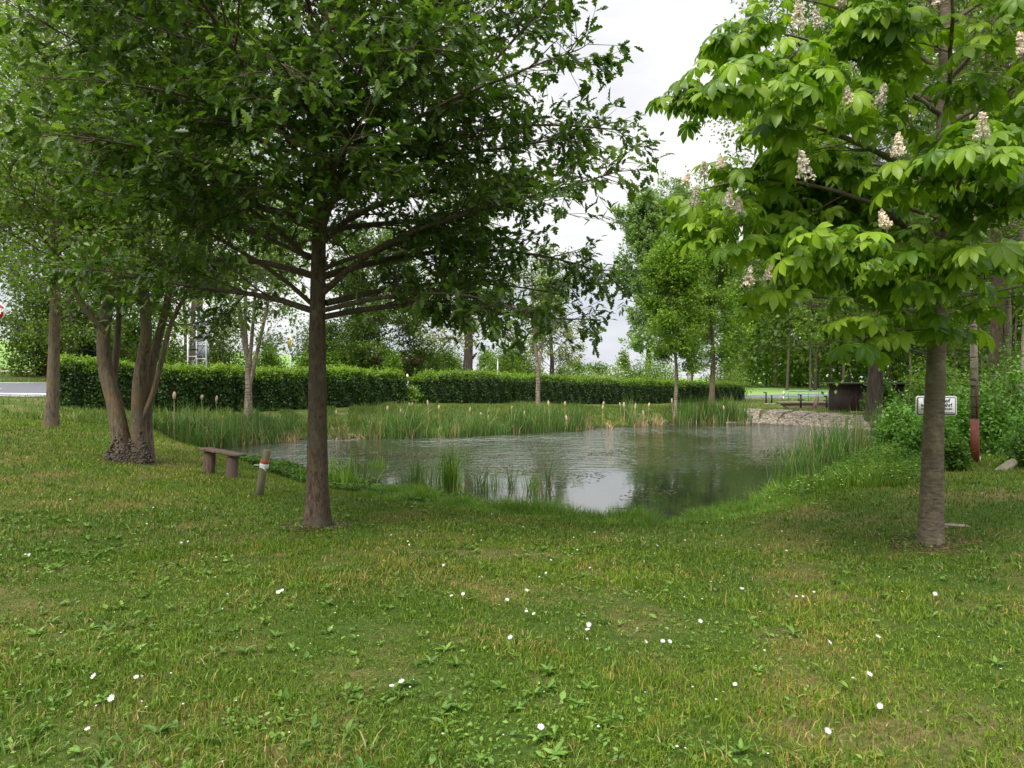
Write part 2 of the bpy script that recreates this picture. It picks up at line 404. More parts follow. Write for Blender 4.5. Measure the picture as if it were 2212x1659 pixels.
def ground_material():
    m, nt, nd, lk = new_mat('ground_surface')
    tc = N(nt, 'ShaderNodeTexCoord')
    rnd = noise(nt, 40, 6, rough=.75)
    green = ramp(nt, rnd, [(.3, (.028,.055,.009)), (.7, (.085,.135,.022))])
    tan = ramp(nt, rnd, [(.3, (.11,.08,.035)), (.7, (.26,.19,.09))])
    n0 = noise(nt, .9, 5, rough=.62)
    col = mix(nt, ramp(nt, n0, [(.48, (0,0,0)), (.66, (.8,.8,.8))]), green, tan)
    # far crop field, brighter even green, beyond ~60 m
    sx = N(nt, 'ShaderNodeSeparateXYZ'); lk.new(tc.outputs['Object'], sx.inputs[0])
    ln = N(nt, 'ShaderNodeVectorMath', operation='LENGTH'); lk.new(tc.outputs['Object'], ln.inputs[0])
    far = N(nt, 'ShaderNodeMapRange'); far.inputs[1].default_value = 56; far.inputs[2].default_value = 64; lk.new(ln.outputs['Value'], far.inputs[0])
    field = ramp(nt, noise(nt, .05, 3), [(.3, (.15,.26,.07)), (.7, (.20,.31,.09))])
    col = mix(nt, far.outputs[0], col, field)
    # mud below and just above the water line
    mz = N(nt, 'ShaderNodeMapRange'); mz.inputs[1].default_value = .02; mz.inputs[2].default_value = .10; lk.new(sx.outputs[2], mz.inputs[0])
    col = mix(nt, mz.outputs[0], (.05,.04,.025), col)
    p = N(nt, 'ShaderNodeBsdfPrincipled'); p.inputs['Roughness'].default_value = .9; p.inputs['Specular IOR Level'].default_value = .1
    lk.new(col, p.inputs['Base Color'])
    b = N(nt, 'ShaderNodeBump'); b.inputs['Strength'].default_value = .8; b.inputs['Distance'].default_value = .04
    lk.new(noise(nt, 35, 5, rough=.7), b.inputs['Height']); lk.new(b.outputs[0], p.inputs['Normal'])
    o = N(nt, 'ShaderNodeOutputMaterial'); lk.new(p.outputs[0], o.inputs[0])
    return m
g = MB().quads(np.stack([GX, GY, GZm], -1), q).build('ground', ground_material(), None, True)
tag(g, kind='structure')

def water_material():
    m, nt, nd, lk = new_mat('pond_water')
    tc = N(nt, 'ShaderNodeTexCoord')
    p = N(nt, 'ShaderNodeBsdfPrincipled')
    lk.new(ramp(nt, noise(nt, .25, 3), [(.35, (.020,.026,.014)), (.65, (.034,.042,.024))]), p.inputs['Base Color'])
    p.inputs['Roughness'].default_value = .03; p.inputs['IOR'].default_value = 2.5; p.inputs['Specular IOR Level'].default_value = .75
    a = noise(nt, 3.2, 3, sc=(.8,1.2,1), rough=.55)
    c = noise(nt, .8, 2, sc=(.5,1.3,1))
    calm = ramp(nt, noise(nt, .16, 2), [(.38, (.25,.25,.25)), (.62, (1,1,1))])
    # calmer under the sheltered near bank, rippled towards the far one
    sx = N(nt, 'ShaderNodeSeparateXYZ'); lk.new(tc.outputs['Object'], sx.inputs[0])
    mr = N(nt, 'ShaderNodeMapRange'); mr.inputs[1].default_value = 13.5; mr.inputs[2].default_value = 24; mr.inputs[3].default_value = .03; mr.inputs[4].default_value = 1.5
    lk.new(sx.outputs[1], mr.inputs[0])
    s = N(nt, 'ShaderNodeMath', operation='MULTIPLY'); lk.new(calm, s.inputs[0]); lk.new(mr.outputs[0], s.inputs[1])
    ad = N(nt, 'ShaderNodeMath', operation='MULTIPLY_ADD'); lk.new(c, ad.inputs[0]); ad.inputs[1].default_value = .8; lk.new(a, ad.inputs[2])
    b = N(nt, 'ShaderNodeBump'); b.inputs['Distance'].default_value = .19
    ss = N(nt, 'ShaderNodeMath', operation='MULTIPLY'); lk.new(s.outputs[0], ss.inputs[0]); ss.inputs[1].default_value = .62; ss.use_clamp = False
    lk.new(ss.outputs[0], b.inputs['Strength']); lk.new(ad.outputs[0], b.inputs['Height']); lk.new(b.outputs[0], p.inputs['Normal'])
    o = N(nt, 'ShaderNodeOutputMaterial'); lk.new(p.outputs[0], o.inputs[0])
    return m
cen = SH.mean(0)
ring = []
for i in range(len(SH)):
    t = nrm(SH[(i+1) % len(SH)]-SH[i-1]); ring.append(SH[i]+np.array([-t[1], t[0]])*.12)
area = sum(SH[i,0]*SH[(i+1)%len(SH),1]-SH[(i+1)%len(SH),0]*SH[i,1] for i in range(len(SH)))
if area > 0: ring = [2*SH[i]-ring[i] for i in range(len(SH))]
ring = np.array(ring)
w = MB(); w.add(np.c_[ring, np.full(len(ring), .0)], np.arange(len(ring)) if area > 0 else np.arange(len(ring))[::-1], [len(ring)])
tag(w.build('water', water_material()), kind='structure')

# road
def strip(path, offs, lift, ztop=None):
    t = nrm(np.gradient(path, axis=0)); n = np.c_[-t[:,1], t[:,0]]
    V = []
    for o in offs: V.append(path+n*o)
    V = np.stack(V, 1); k = len(offs)
    Z = gz(V[...,0], V[...,1])+lift
    v = np.concatenate([V, Z[...,None]], -1).reshape(-1,3)
    i = np.arange(len(path)-1)[:,None]*k+np.arange(k-1)[None,:]
    q = np.stack([i, i+k, i+k+1, i+1], -1).reshape(-1,4)
    return v, q[:, ::-1] if False else q[:, [0,3,2,1]]
RCf = dense(ROADC, .5)
M['asphalt'] = plain('asphalt', (.115,.12,.135), .8, var=.18, scale=12, bump=.2)
v, qq = strip(RCf, np.linspace(-HW, HW, 15), .02)
tag(MB().quads(v, qq).build('road', M['asphalt'], None, True), kind='structure')
mk = MB()
v, qq = strip(RCf, [HW-.32, HW-.18], .028); mk.quads(v, qq)
v, qq = strip(RCf, [-HW+.18, -HW+.32], .028); mk.quads(v, qq)
L = 0; i = 0
while i < len(RCf)-8:
    v, qq = strip(RCf[i:i+8], [-.07, .07], .028); mk.quads(v, qq); i += 20
tag(mk.build('road_marking', M['white'], None), kind='structure')
# broad white line of the turning lane at the junction, left
ia = int(np.argmin(np.hypot(RCf[:,0]+45, RCf[:,1]-12.5))); ib = int(np.argmin(np.hypot(RCf[:,0]+19.2, RCf[:,1]-34)))
mk = MB(); v, qq = strip(RCf[ia:ib], [-HW+.9, -HW+1.45], .032); mk.quads(v, qq)
tag(mk.build('lane_marking', M['white'], None), kind='structure')
# pale farm track on the far verge at the left
tr = dense(np.array([(-60,20),(-45,36),(-33,44.0),(-27,46),(-20,53)]), .6)
v, qq = strip(tr, np.linspace(-1.3, 1.3, 5), .03)
tag(MB().quads(v, qq).build('dirt_track', plain('track_earth', (.30,.24,.16), .95, var=.25, scale=3, bump=.3), None, True), kind='structure')

# ------------------------------------------------------------------ trees
def grow(P0, V0, L, n, wob, up, r):
    """M branch lines of n points each"""
    P0 = np.asarray(P0, float); V = nrm(np.asarray(V0, float)); L = np.asarray(L, float)
    pts = [P0]; st = (L/(n-1))[:,None]
    upv = up if hasattr(up, '__len__') else np.full(len(P0), up)
    for k in range(n-1):
        V = nrm(V+r.normal(0, wob, V.shape)+np.array([0,0,1.])*upv[:,None])
        pts.append(pts[-1]+V*st)
    return np.stack(pts, 1)
def sample(lines, idx, t):
    M_, n, _ = lines.shape
    f = t*(n-1); k = np.minimum(f.astype(int), n-2); a = (f-k)[:,None]
    p0 = lines[idx, k]; p1 = lines[idx, k+1]
    return p0*(1-a)+p1*a, nrm(p1-p0)
def lens(lines): return np.linalg.norm(np.diff(lines, axis=1), axis=2).sum(1)
def trunk_mesh(mb, pts, r0, r1, S, flare=1.35, r=rng, bumps=.04, fh=.35):
    P = np.asarray(pts, float)
    s = np.concatenate([[0], np.cumsum(np.linalg.norm(np.diff(P, axis=0), axis=1))])
    n = max(12, int(s[-1]/.12)); si = np.linspace(0, s[-1], n)
    Q = np.stack([np.interp(si, s, P[:,k]) for k in range(3)], 1)
    for _ in range(3): Q[1:-1] = (Q[:-2]+2*Q[1:-1]+Q[2:])/4
    R = r0+(r1-r0)*(si/s[-1])**.85
    R = R*(1+(flare-1)*np.exp(-si/fh))
    v, q = tubes(Q[None], R[None], S)
    v = v.reshape(n, S, 3); ph = r.uniform(0, 6.3, 6)
    a = np.arange(S)/S*2*np.pi
    k = 1+bumps*(np.sin(a[None]*3+ph[0]+si[:,None]*.9)+np.sin(a[None]*5+ph[1]-si[:,None]*1.7)*.6)+bumps*.5*np.sin(si[:,None]*6+ph[2]+2*np.sin(a[None]+ph[3]))
    k += (flare-1)*.25*np.exp(-si[:,None]/(fh*.6))*np.sin(a[None]*5+ph[4])
    v = Q[:,None,:]+(v-Q[:,None,:])*k[:,:,None]
    mb.quads(v.reshape(-1,3), q)
    return Q, R
def tree(name, label, cat, trunks, r0, r1, leafm, barkm, *, seed, z0, prof, elev, n1, n2, n3, nl, lsize, tmpl, group=None,
         droop=-.02, up1=.03, jit=.05, S=12, extra=None, sides=(6,4,3), reach=.45, flare=1.35, az=None, tup=1.0, leaf_along=(.35,1.05), nslim=.5, keep=None, bend=0, n2max=1.3, crownname='crown', bumps=.04, twig_r=.004, down=0.0):
    """trunks: list of polylines (first point of the first is the base). z0: relative height where limbs begin.
    prof: radial reach at equal steps of crown height. returns root"""
    r = np.random.default_rng(seed)
    base = np.array(trunks[0][0], float)
    root = thing(name, base, label, cat, group)
    mb = MB(); TL = []; TR = []
    for ti, t in enumerate(trunks):
        t = np.array(t, float)
        t0 = t.copy()
        if ti == 0 or abs(t0[0,2]-base[2]) < .3: t0[0,2] -= .15
        a0 = r0 if not hasattr(r0, '__len__') else r0[ti]
        Q, R = trunk_mesh(mb, t0, a0, r1, S, flare if abs(t0[0,2]-base[2]) < .35 else 1.0, r, bumps)
        TL.append(Q); TR.append(R)
    # limbs
    P0 = []; V0 = []; L1 = []; RR = []
    nt_ = len(TL)
    for i in range(n1):
        k = i % nt_; Q = TL[k]; R = TR[k]
        u = (i//nt_+r.uniform(0,.8))/(n1/nt_); u = min(u, .999)
        zf = z0+(1-z0)*u; f = zf*(len(Q)-1); j = min(int(f), len(Q)-2)
        p = Q[j]+(Q[j+1]-Q[j])*(f-j)
        a = (i*2.39996+r.uniform(-.35,.35)) if az is None else az(i, r)
        e = math.radians(np.interp(u, np.linspace(0,1,len(elev)), elev)+r.normal(0,6))
        Lr = np.interp(u, np.linspace(0,1,len(prof)), prof)*r.uniform(.78,1.08)
        P0.append(p); V0.append([math.cos(a)*math.cos(e), math.sin(a)*math.cos(e), math.sin(e)]); L1.append(Lr/max(math.cos(e),.45)); RR.append(R[j])
    P0 = np.array(P0); V0 = np.array(V0); L1 = np.array(L1); RR = np.array(RR)
    n = 9
    limbs = grow(P0, V0, L1, n, .07, up1+bend, r)
    if extra is not None:
        ex = []
        for e_ in extra:
            e_ = np.array(e_, float); s = np.concatenate([[0], np.cumsum(np.linalg.norm(np.diff(e_, axis=0), axis=1))]); si = np.linspace(0, s[-1], n)
            Q = np.stack([np.interp(si, s, e_[:,k]) for k in range(3)], 1); Q[1:-1] = (Q[:-2]+2*Q[1:-1]+Q[2:])/4
            ex.append(Q)
        limbs = np.concatenate([limbs, np.array(ex)]); L1 = np.concatenate([L1, lens(np.array(ex))]); RR = np.concatenate([RR, np.full(len(ex), r0 if not hasattr(r0,'__len__') else r0[0])])
    rr = np.minimum(.005+.0095*L1, RR*.5)
    tt = np.linspace(0, 1, n)[None]
    v, q = tubes(limbs, rr[:,None]*(1-.85*tt), sides[0]); mb.quads(v, q)
    Ls = lens(limbs)
    # secondary branches
    idx = r.choice(len(limbs), n2, p=Ls/Ls.sum()); t = r.uniform(.12, 1, n2)**.85
    p, d = sample(limbs, idx, t)
    lat = nrm(np.cross(d, np.array([0,0,1.]))); sg = np.where(r.random(n2) < .5, -1, 1)[:,None]
    v0 = nrm(.7*d+.75*sg*lat+r.normal(0,.28,(n2,3)))
    l2 = np.clip(reach*(Ls[idx]*(1-t)+.25*Ls[idx])*r.uniform(.6,1.2,n2), .12, n2max)
    sec = grow(p, v0, l2, 6, .10, droop, r)
    v, q = tubes(sec, (.004+.007*l2)[:,None]*(1-.75*np.linspace(0,1,6)[None]), sides[1])
    bb = MB(); bb.quads(v, q)
    # twigs
    l2s = lens(sec)
    idx = r.choice(n2, n3, p=l2s/l2s.sum()); t = r.uniform(.1, 1, n3)
    p, d = sample(sec, idx, t)
    ne = int(n3*.12); ie = r.choice(len(limbs), ne); pe, de = sample(limbs, ie, r.uniform(.35, 1, ne)); p = np.r_[p, pe]; d = np.r_[d, de]
    m = len(p)
    lat = nrm(np.cross(d, np.array([0,0,1.]))); sg = np.where(r.random(m) < .5, -1, 1)[:,None]
    v0 = nrm(.8*d+.6*sg*lat+r.normal(0,.35,(m,3))); v0[:,2] -= down
    l3 = r.uniform(.5, 1.1, m)*nslim
    tw = grow(p, v0, l3, 4, .12, droop, r)
    if twig_r > 0:
        v, q = tubes(tw, np.full((m,4), twig_r)*(1-.6*np.linspace(0,1,4)[None]), sides[2]); bb.quads(v, q)
    # leaves
    K = m*nl
    idx = np.repeat(np.arange(m), nl); t = r.uniform(leaf_along[0], 1, K)
    p, d = sample(tw, idx, t)
    p = p+r.normal(0, jit, (K,3))
    ax = nrm(d*.8+r.normal(0,.6,(K,3))+np.array([0,0,-.15]))
    nn = nrm(np.array([0,0,1.])*tup+r.normal(0,.45,(K,3)))
    if keep is not None:
        kk = keep(p); p = p[kk]; ax = ax[kk]; nn = nn[kk]
    lf = MB(); leaves(lf, tmpl, p, ax, nn, lsize*r.uniform(.6,1.15,len(p)))
    mb.build('trunk', barkm, root, True)
    bb.build('branches', barkm, root, True)
    lf.build(crownname, leafm, root)
    root['_n'] = len(p)
    del root['_n']
    return root, tw, limbs, sec

# --- the oak, nearer left
ob = hit(685, 1137)
D0 = ob[1]
def op(px, py, dd=0): return pt(px, py, D0+dd)
otr = [ob, op(686,900), op(686,650), op(692,400), op(702,200), op(714,0), op(716,-260), op(716,-560)]
o_ex = [ # limbs that read clearly in the photograph
 [op(672,655), op(640,620,-.1), op(560,565,-.3), op(480,520,-.5), op(400,475,-.8), op(300,440,-1.1), op(180,400,-1.4)],
 [op(672,670), op(620,650,.1), op(540,632,.4), op(430,625,.7), op(330,600,1.0), op(200,590,1.2)],
 [op(700,685), op(740,672,-.1), op(850,660,-.2), op(960,655,-.2), op(1080,680,.0), op(1190,690,.2), op(1290,690,.3)],
 [op(705,655), op(760,640,.3), op(860,620,.7), op(980,610,1.2), op(1100,615,1.6), op(1230,640,1.9)],
 [op(690,640), op(770,560,-.2), op(880,500,-.5), op(1000,465,-.7), op(1120,430,-.9), op(1250,400,-1.1), op(1340,370,-1.2)],
 [op(690,530), op(745,470,.3), op(850,425,.8), op(980,410,1.1), op(1120,380,1.4), op(1240,360,1.7)],
 [op(680,640), op(690,560,-.15), op(668,480,-.25), op(700,400,-.35), op(760,300,-.5), op(820,200,-.7), op(880,60,-.9)],
 [op(668,560), op(610,500,-.4), op(520,440,-.9), op(430,370,-1.4), op(330,310,-1.9), op(200,250,-2.2)],
 [op(690,470), op(600,420,.3), op(480,380,.7), op(360,350,1.1), op(220,330,1.4)],
 [op(695,420), op(800,330,-.6), op(920,240,-1.2), op(1040,190,-1.6), op(1160,140,-1.8), op(1250,110,-1.9)],
 [op(695,400), op(820,330,.2), op(960,290,.3), op(1110,270,.3), op(1230,270,.3), op(1360,285,.3)],
 [op(700,330), op(600,230,-.4), op(480,140,-.8), op(360,60,-1.2), op(220,10,-1.5)],
 [op(700,300), op(820,200,.3), op(940,110,.5), op(1060,60,.6), op(1170,40,.6)],
 [op(700,330), op(560,220,.6), op(420,140,1.1), op(280,90,1.5), op(120,60,1.8)],
 [op(700,670,-.1), op(830,640,-.6), op(960,630,-1.0), op(1080,650,-1.2), op(1150,680,-1.3)],
 [op(690,430), op(560,385,-.9), op(420,345,-1.6), op(280,310,-2.2), op(120,290,-2.6)],
 [op(695,330), op(560,260,-.7), op(420,210,-1.2), op(270,180,-1.6), op(90,170,-1.9)],
 [op(690,500), op(520,430,-.2), op(340,390,-.3), op(120,370,-.3)],
 [op(705,200), op(520,90,0), op(320,30,0), op(120,-30,0)],
 [op(690,420,-.1), op(720,380,-1.0), op(740,330,-2.0), op(770,290,-2.9)],
 [op(700,300,-.1), op(660,230,-1.0), op(640,180,-2.0), op(600,130,-2.9)],
 [op(700,250,-.1), op(800,170,-1.0), op(880,110,-2.0), op(960,60,-2.8)],
 [op(690,600,.1), op(820,560,.6), op(960,540,1.0), op(1100,540,1.3), op(1230,560,1.5), op(1330,600,1.6)],
 [op(690,600,.2), op(560,560,.9), op(420,560,1.4), op(300,570,1.7), op(180,600,1.9)],
]
tree('oak_tree', 'tall oak with dark wavy-edged leaves and a straight brown trunk left of the pond', 'tree', [otr], .125, .02, M['oakleaf'], M['oakbark'],
     seed=3, z0=.33, prof=[3.2,3.5,3.6,3.4,3.2,2.7,2.0,1.1], elev=[16,20,24,30,36,42,50,60], keep=lambda p: (np.hypot(p[:,0]-ob[0], p[:,1]-ob[1]) > np.interp(p[:,2], [2.2,3.5,4.3], [1.5,1.2,.15])) | (np.random.default_rng(1).random(len(p)) < .12), n1=44, n2=1250, n3=7700, nl=7, lsize=.12,
     tmpl=T_oak(), extra=o_ex, S=20, droop=-.015, jit=.025, sides=(8,5,3), nslim=.42, reach=.36, flare=1.6, n2max=1.2, bumps=.03)

# --- the horse chestnut, right
cb = hit(2012, 1178); D1 = cb[1]
def cp(px, py, dd=0): return pt(px, py, D1+dd)
ctr = [cb, cp(2016,950), cp(2022,780), cp(2028,600), cp(2034,400), cp(2036,150), cp(2040,-60), cp(2040,-360), cp(2040,-600)]
c_ex = [
 [cp(2010,600), cp(1930,570,-.2), cp(1840,540,-.3), cp(1740,500,-.4), cp(1640,480,-.5), cp(1530,490,-.6)],
 [cp(2020,520), cp(1920,470,.1), cp(1800,440,.1), cp(1680,430,0), cp(1580,440,0), cp(1510,470,0)],
 [cp(2030,400), cp(1920,340,-.5), cp(1800,290,-.9), cp(1680,250,-1.2), cp(1560,215,-1.4)],
 [cp(2030,420), cp(1900,330,.3), cp(1760,270,.5), cp(1640,230,.6), cp(1540,200,.7), cp(1480,215,.7)],
 [cp(2030,250), cp(1900,160,-.4), cp(1780,100,-.7), cp(1680,70,-.9), cp(1600,60,-1)],
 [cp(2030,620), cp(1960,600,-.6), cp(1880,590,-1.1), cp(1790,560,-1.5)],
 [cp(2025,680), cp(1960,670,-.2), cp(1880,660,-.4), cp(1790,640,-.6), cp(1700,640,-.6), cp(1640,660,-.6)],
 [cp(2020,740), cp(1960,700,-.1), cp(1900,720,-.3), cp(1840,750,-.4)],
 [cp(2030,640), cp(2080,600,-.6), cp(2130,560,-1.1), cp(2160,530,-1.6)],
 [cp(2034,330), cp(2100,250,-.5), cp(2200,180,-.9), cp(2300,100,-1)],
 [cp(2034,500), cp(2060,420,-.9), cp(2080,370,-1.5), cp(2100,330,-2)],
 [cp(2020,740), cp(1960,710,-.3), cp(1900,715,-.7), cp(1850,740,-.9)],
 [cp(2010,640,.2), cp(1900,620,.6), cp(1780,600,.9), cp(1680,610,1.0)],
 [cp(2020,700,.1), cp(2100,650,.2), cp(2180,640,.1), cp(2260,650,0)],
 [cp(2020,560,.1), cp(1880,500,.7), cp(1750,450,1.0), cp(1620,430,1.1), cp(1530,450,1.1)],
 [cp(2030,560), cp(1900,440,-.3), cp(1760,400,-.5), cp(1640,380,-.5), cp(1540,400,-.5), cp(1480,420,-.5)],
 [cp(2030,160), cp(1900,60,-.2), cp(1780,10,-.3), cp(1660,-10,-.4)],
 [cp(2034,440), cp(2110,380,-.5), cp(2200,330,-.8), cp(2280,300,-1)],
]
croot, ctw, climbs, csec = tree('chestnut_tree', 'horse chestnut with big fan-shaped leaves and white blossom candles', 'tree', [ctr], .110, .02, M['chestleaf'], M['chestbark'],
     seed=8, z0=.30, prof=[1.3,2.0,2.3,2.4,2.35,2.0,1.5,.8], elev=[6,14,22,28,34,42,52,60], n1=28, n2=330, n3=820, nl=1, lsize=.2,
     tmpl=T_quad(), extra=c_ex, S=20, droop=.03, jit=.01, sides=(8,5,4), nslim=.26, reach=.3, flare=1.2, n2max=.8, crownname='old', bumps=.02)
for ch in list(croot.children):
    if ch.name.startswith('old'): bpy.data.objects.remove(ch, do_unlink=True)
# whorls of palmate leaves on long stalks at the twig ends
r = np.random.default_rng(21)
ends = np.concatenate([ctw[:,-1], csec[:,-1], csec[:,3], climbs[:,-1]]); edir = nrm(np.concatenate([ctw[:,-1]-ctw[:,-2], csec[:,-1]-csec[:,-2], csec[:,3]-csec[:,2], climbs[:,-1]-climbs[:,-2]]))
m = len(ends); K = 4
az = (np.arange(K)/K*2*np.pi)[None]+r.uniform(0,6.28,(m,1))+r.normal(0,.3,(m,K))
out = np.stack([np.cos(az), np.sin(az), r.uniform(-.15,.35,(m,K))], -1)
pdir = nrm(out*.9+edir[:,None]*.45)
pl = r.uniform(.08,.20,(m,K))
mid = ends[:,None]+pdir*pl[...,None]*.55+np.array([0,0,.015]); tip = ends[:,None]+pdir*pl[...,None]-np.array([0,0,.012])
st = np.stack([np.broadcast_to(ends[:,None], mid.shape), mid, tip], 2).reshape(-1,3,3)
pb = MB(); v, q = tubes(st, np.full((len(st),3), .0024), 3); pb.quads(v, q); pb.build('leaf_stalks', leaf_mat('leaf_stalk', (.12,.2,.03), (.2,.3,.05), .2), croot)
lf = MB(); tp = tip.reshape(-1,3); pdd = pdir.reshape(-1,3)
ax = nrm(pdd*np.array([1,1,.3])+np.array([0,0,-.55])*r.uniform(.3,2.2,(len(tp),1))+r.normal(0,.16,tp.shape)); nn = nrm(np.array([0,0,1.])+.6*pdd+r.normal(0,.26,tp.shape))
leaves(lf, T_palm(7), tp, ax, nn, r.uniform(.085,.195,len(tp)))
lf.build('crown', M['chestleaf'], croot)
# blossom candles: part of the tree
def candle(p, h, w, seed):
    r = np.random.default_rng(seed); mb = MB()
    lean = nrm(np.array([r.normal(0,.15), r.normal(0,.15), 1.]))
    n = 110; t = r.uniform(0,1,n); a = r.uniform(0,6.28,n); rad = w*(1-.85*t)*r.uniform(.55,1,n)
    pos = p+lean*(t*h)[:,None]+np.stack([np.cos(a)*rad, np.sin(a)*rad, r.normal(0,.004,n)], 1)
    ou = nrm(np.stack([np.cos(a), np.sin(a), np.full(n,.3)], 1))
    for k in range(3):
        ax = nrm(ou*.3+r.normal(0,.8,(n,3))); leaves(mb, T_quad(.9), pos, ax, nrm(ou+r.normal(0,.3,(n,3))), r.uniform(.012,.022,n))
    mb.build('blossom', M['blossom'], croot)
    s = MB(); s.tube([p-lean*.05, p+lean*h*.9], [.004,.002], 5); s.build('blossom_stalk', M['barkg'], croot)
for i, (px, py, dd, h) in enumerate([(1740,398,-1.9,.19),(1520,392,-.5,.13),(1556,372,-.4,.12),(1497,452,-.5,.16),(1572,462,-1.1,.17),(1596,470,-.9,.13),(1615,625,-1.1,.14),(1658,612,-.7,.14),(1478,405,-.6,.08),
        (1937,345,-1.6,.16),(2117,312,-1.9,.18),(1722,72,-1.6,.18),(1768,72,-1.3,.14),(1812,22,-1.4,.12),(1832,240,-1.2,.15),(1895,238,-1.3,.14),(2022,20,-1.7,.13),(2125,600,-1.2,.16),(2206,130,-1.7,.16),(1912,500,-1.6,.13)]):
    candle(cp(px, py, dd-.30)+np.array([0,0,.03]), h*.98, .050*h/.16, 100+i)

# --- other trees
def simple(name, label, px, basey, top, halfpx, *, d=None, kind='leafA', bark='bark', n2=260, n3=1400, nl=7, ls=.12, seed=1, bot=None, prof=None, elev=(20,35,60), r0=None, tw=None, group=None, leanpx=0,
           n1=26, tmpl=None, jit=.12, droop=0, cat='tree', up1=.03, zfrom=None, nslim=None, forks=None, S=10, down=0., tup=.6):
    b = hit(px, basey) if d is None else at(px, d)
    d = b[1]; H = (HZ-top)/F*d+EYE-b[2]; R = halfpx/F*d
    bz = EYE+(HZ-bot)/F*d-b[2] if bot is not None else .3*H
    r0 = r0 or .02*H
    top_ = b+np.array([leanpx/F*d, 0, H*.97])
    if forks is None:
        tr = [[b, b+(top_-b)*.3+np.array([.012*H,0,0]), b+(top_-b)*.65-np.array([.01*H,0,0]), top_]]
        z0 = bz/H
    else: tr = forks(b, H, R, d); z0 = zfrom
    prof = np.array(prof or (.75,1,.95,.75,.35))*R
    return tree(name, label, cat, tr, r0, .012*H**.5, M[kind], M[bark], seed=seed, z0=z0 if zfrom is None else zfrom, prof=list(prof), elev=list(elev), n1=n1, n2=n2, n3=n3, nl=nl, lsize=ls,
                tmpl=tmpl or T_quad(.62), group=group, jit=jit, droop=droop, sides=(6,4,3), S=S, reach=.5, n2max=R*.5, nslim=nslim or R*.28, up1=up1, twig_r=.004 if d < 40 else .008, down=down, tup=tup)[0]

# multi-stemmed tree
mb_ = hit(290, 998); dm = mb_[1]
def mp(px, py, dd=0): return pt(px, py, dm+dd)
tree('field_maple', 'old tree with several twisting stems from one burred base beside the bench', 'tree',
     [[mp(268,1000), mp(262,960), mp(250,880), mp(228,800), mp(222,740), mp(234,660), mp(250,560), mp(250,420), mp(230,250)],
      [mp(303,1000,.1), mp(300,930,.1), mp(298,850), mp(305,790), mp(318,720,-.1), mp(310,600), mp(330,450), mp(340,250)],
      [mp(318,985,.25), mp(316,900,.3), mp(322,820,.3), mp(340,740,.3), mp(362,660,.3), mp(375,560,.3), mp(400,420,.3)],
      [mp(308,905,.05), mp(332,850,0), mp(352,770,-.1), mp(368,700,-.1), mp(400,640,-.2), mp(440,560,-.3)],
      [mp(243,830,.3), mp(252,760,.35), mp(258,680,.35), mp(262,600,.35), mp(290,450,.3)],
      [mp(228,715,-.1), mp(205,690,-.2), mp(180,665,-.3), mp(150,600,-.4), mp(110,500,-.5)]],
     [.17,.15,.12,.055,.07,.055], .03, M['leafA'], M['bark'], seed=17, z0=.55, prof=[1.3,2.0,2.4,2.4,1.6], elev=[0,15,30,45,60], n1=48, n2=700, n3=3000, nl=8, lsize=.10,
     tmpl=T_fold(.7), S=14, droop=-.02, jit=.08, flare=1.25, reach=.5, nslim=.5)
mroot = [o for o in bpy.data.objects if o.name == 'field_maple'][0]
bm = bmesh.new(); bmesh.ops.create_icosphere(bm, subdivisions=1, radius=1); iv_ = np.array([v.co[:] for v in bm.verts]); if_ = np.array([[v.index for v in f.verts] for f in bm.faces]); bm.free()
br_ = np.random.default_rng(77); mbb = MB(); n = 900; a = br_.uniform(0,6.28,n); hh_ = np.abs(br_.normal(0,.17,n)); rad_ = np.maximum(.40-.45*hh_, .2)
c_ = np.stack([mp(283,1000,.0)[0]+np.cos(a)*rad_*1.1, mp(283,1000,-.1)[1]+np.sin(a)*rad_*.7, mb_[2]+hh_], 1); sz_ = br_.uniform(.010,.032,n)
v_ = c_[:,None,:]+iv_[None]*sz_[:,None,None]*(1+br_.normal(0,.25,(n,len(iv_),1)))
mbb.add(v_.reshape(-1,3), (np.arange(n)[:,None,None]*len(iv_)+if_[None]).ravel(), np.full(n*len(if_),3)); mbb.build('burr', M['barkd'], mroot)
simple('roadside_maple', 'tree with straight brown trunk at the left edge of the lawn near the road', 110, 922, -60, 250, kind='leafB', bark='bark', n2=500, n3=2600, nl=8, ls=.12, seed=23, bot=640, r0=.155, prof=(.6,.95,1,.8,.4), elev=(-5,20,60), n1=34)
simple('sycamore_sapling', 'pale speckled young tree forking into four stems in front of the left hedge', 535, 915, 420, 150, kind='leafB', bark='barkg', seed=29, n2=300, n3=1700, nl=7, ls=.13, r0=[.14,.075,.075,.07], zfrom=.35, n1=32, elev=(10,30,55),
       forks=lambda b, H, R, d: [[b, pt(537,830,d), pt(536,780,d), pt(522,700,d), pt(508,600,d), pt(500,480,d)], [pt(538,800,d), pt(545,720,d), pt(552,640,d), pt(560,500,d)],
                                 [pt(540,830,d), pt(556,760,d), pt(572,690,d), pt(590,600,d), pt(610,500,d)], [pt(536,790,d), pt(530,700,d), pt(532,600,d), pt(530,450,d)]])
simple('young_ash', 'slim grey tree forking low in front of the far hedge', 1163, 886, 600, 72, kind='leafA', bark='barkg', seed=31, n2=120, n3=420, nl=7, ls=.16, r0=[.12,.07], bot=765, n1=22, zfrom=.5, elev=(5,30,60),
       forks=lambda b, H, R, d: [[b, pt(1162,850,d), pt(1163,790,d), pt(1155,740,d), pt(1150,640,d), pt(1148,570,d)], [pt(1163,800,d), pt(1172,745,d), pt(1180,680,d), pt(1195,590,d)]])
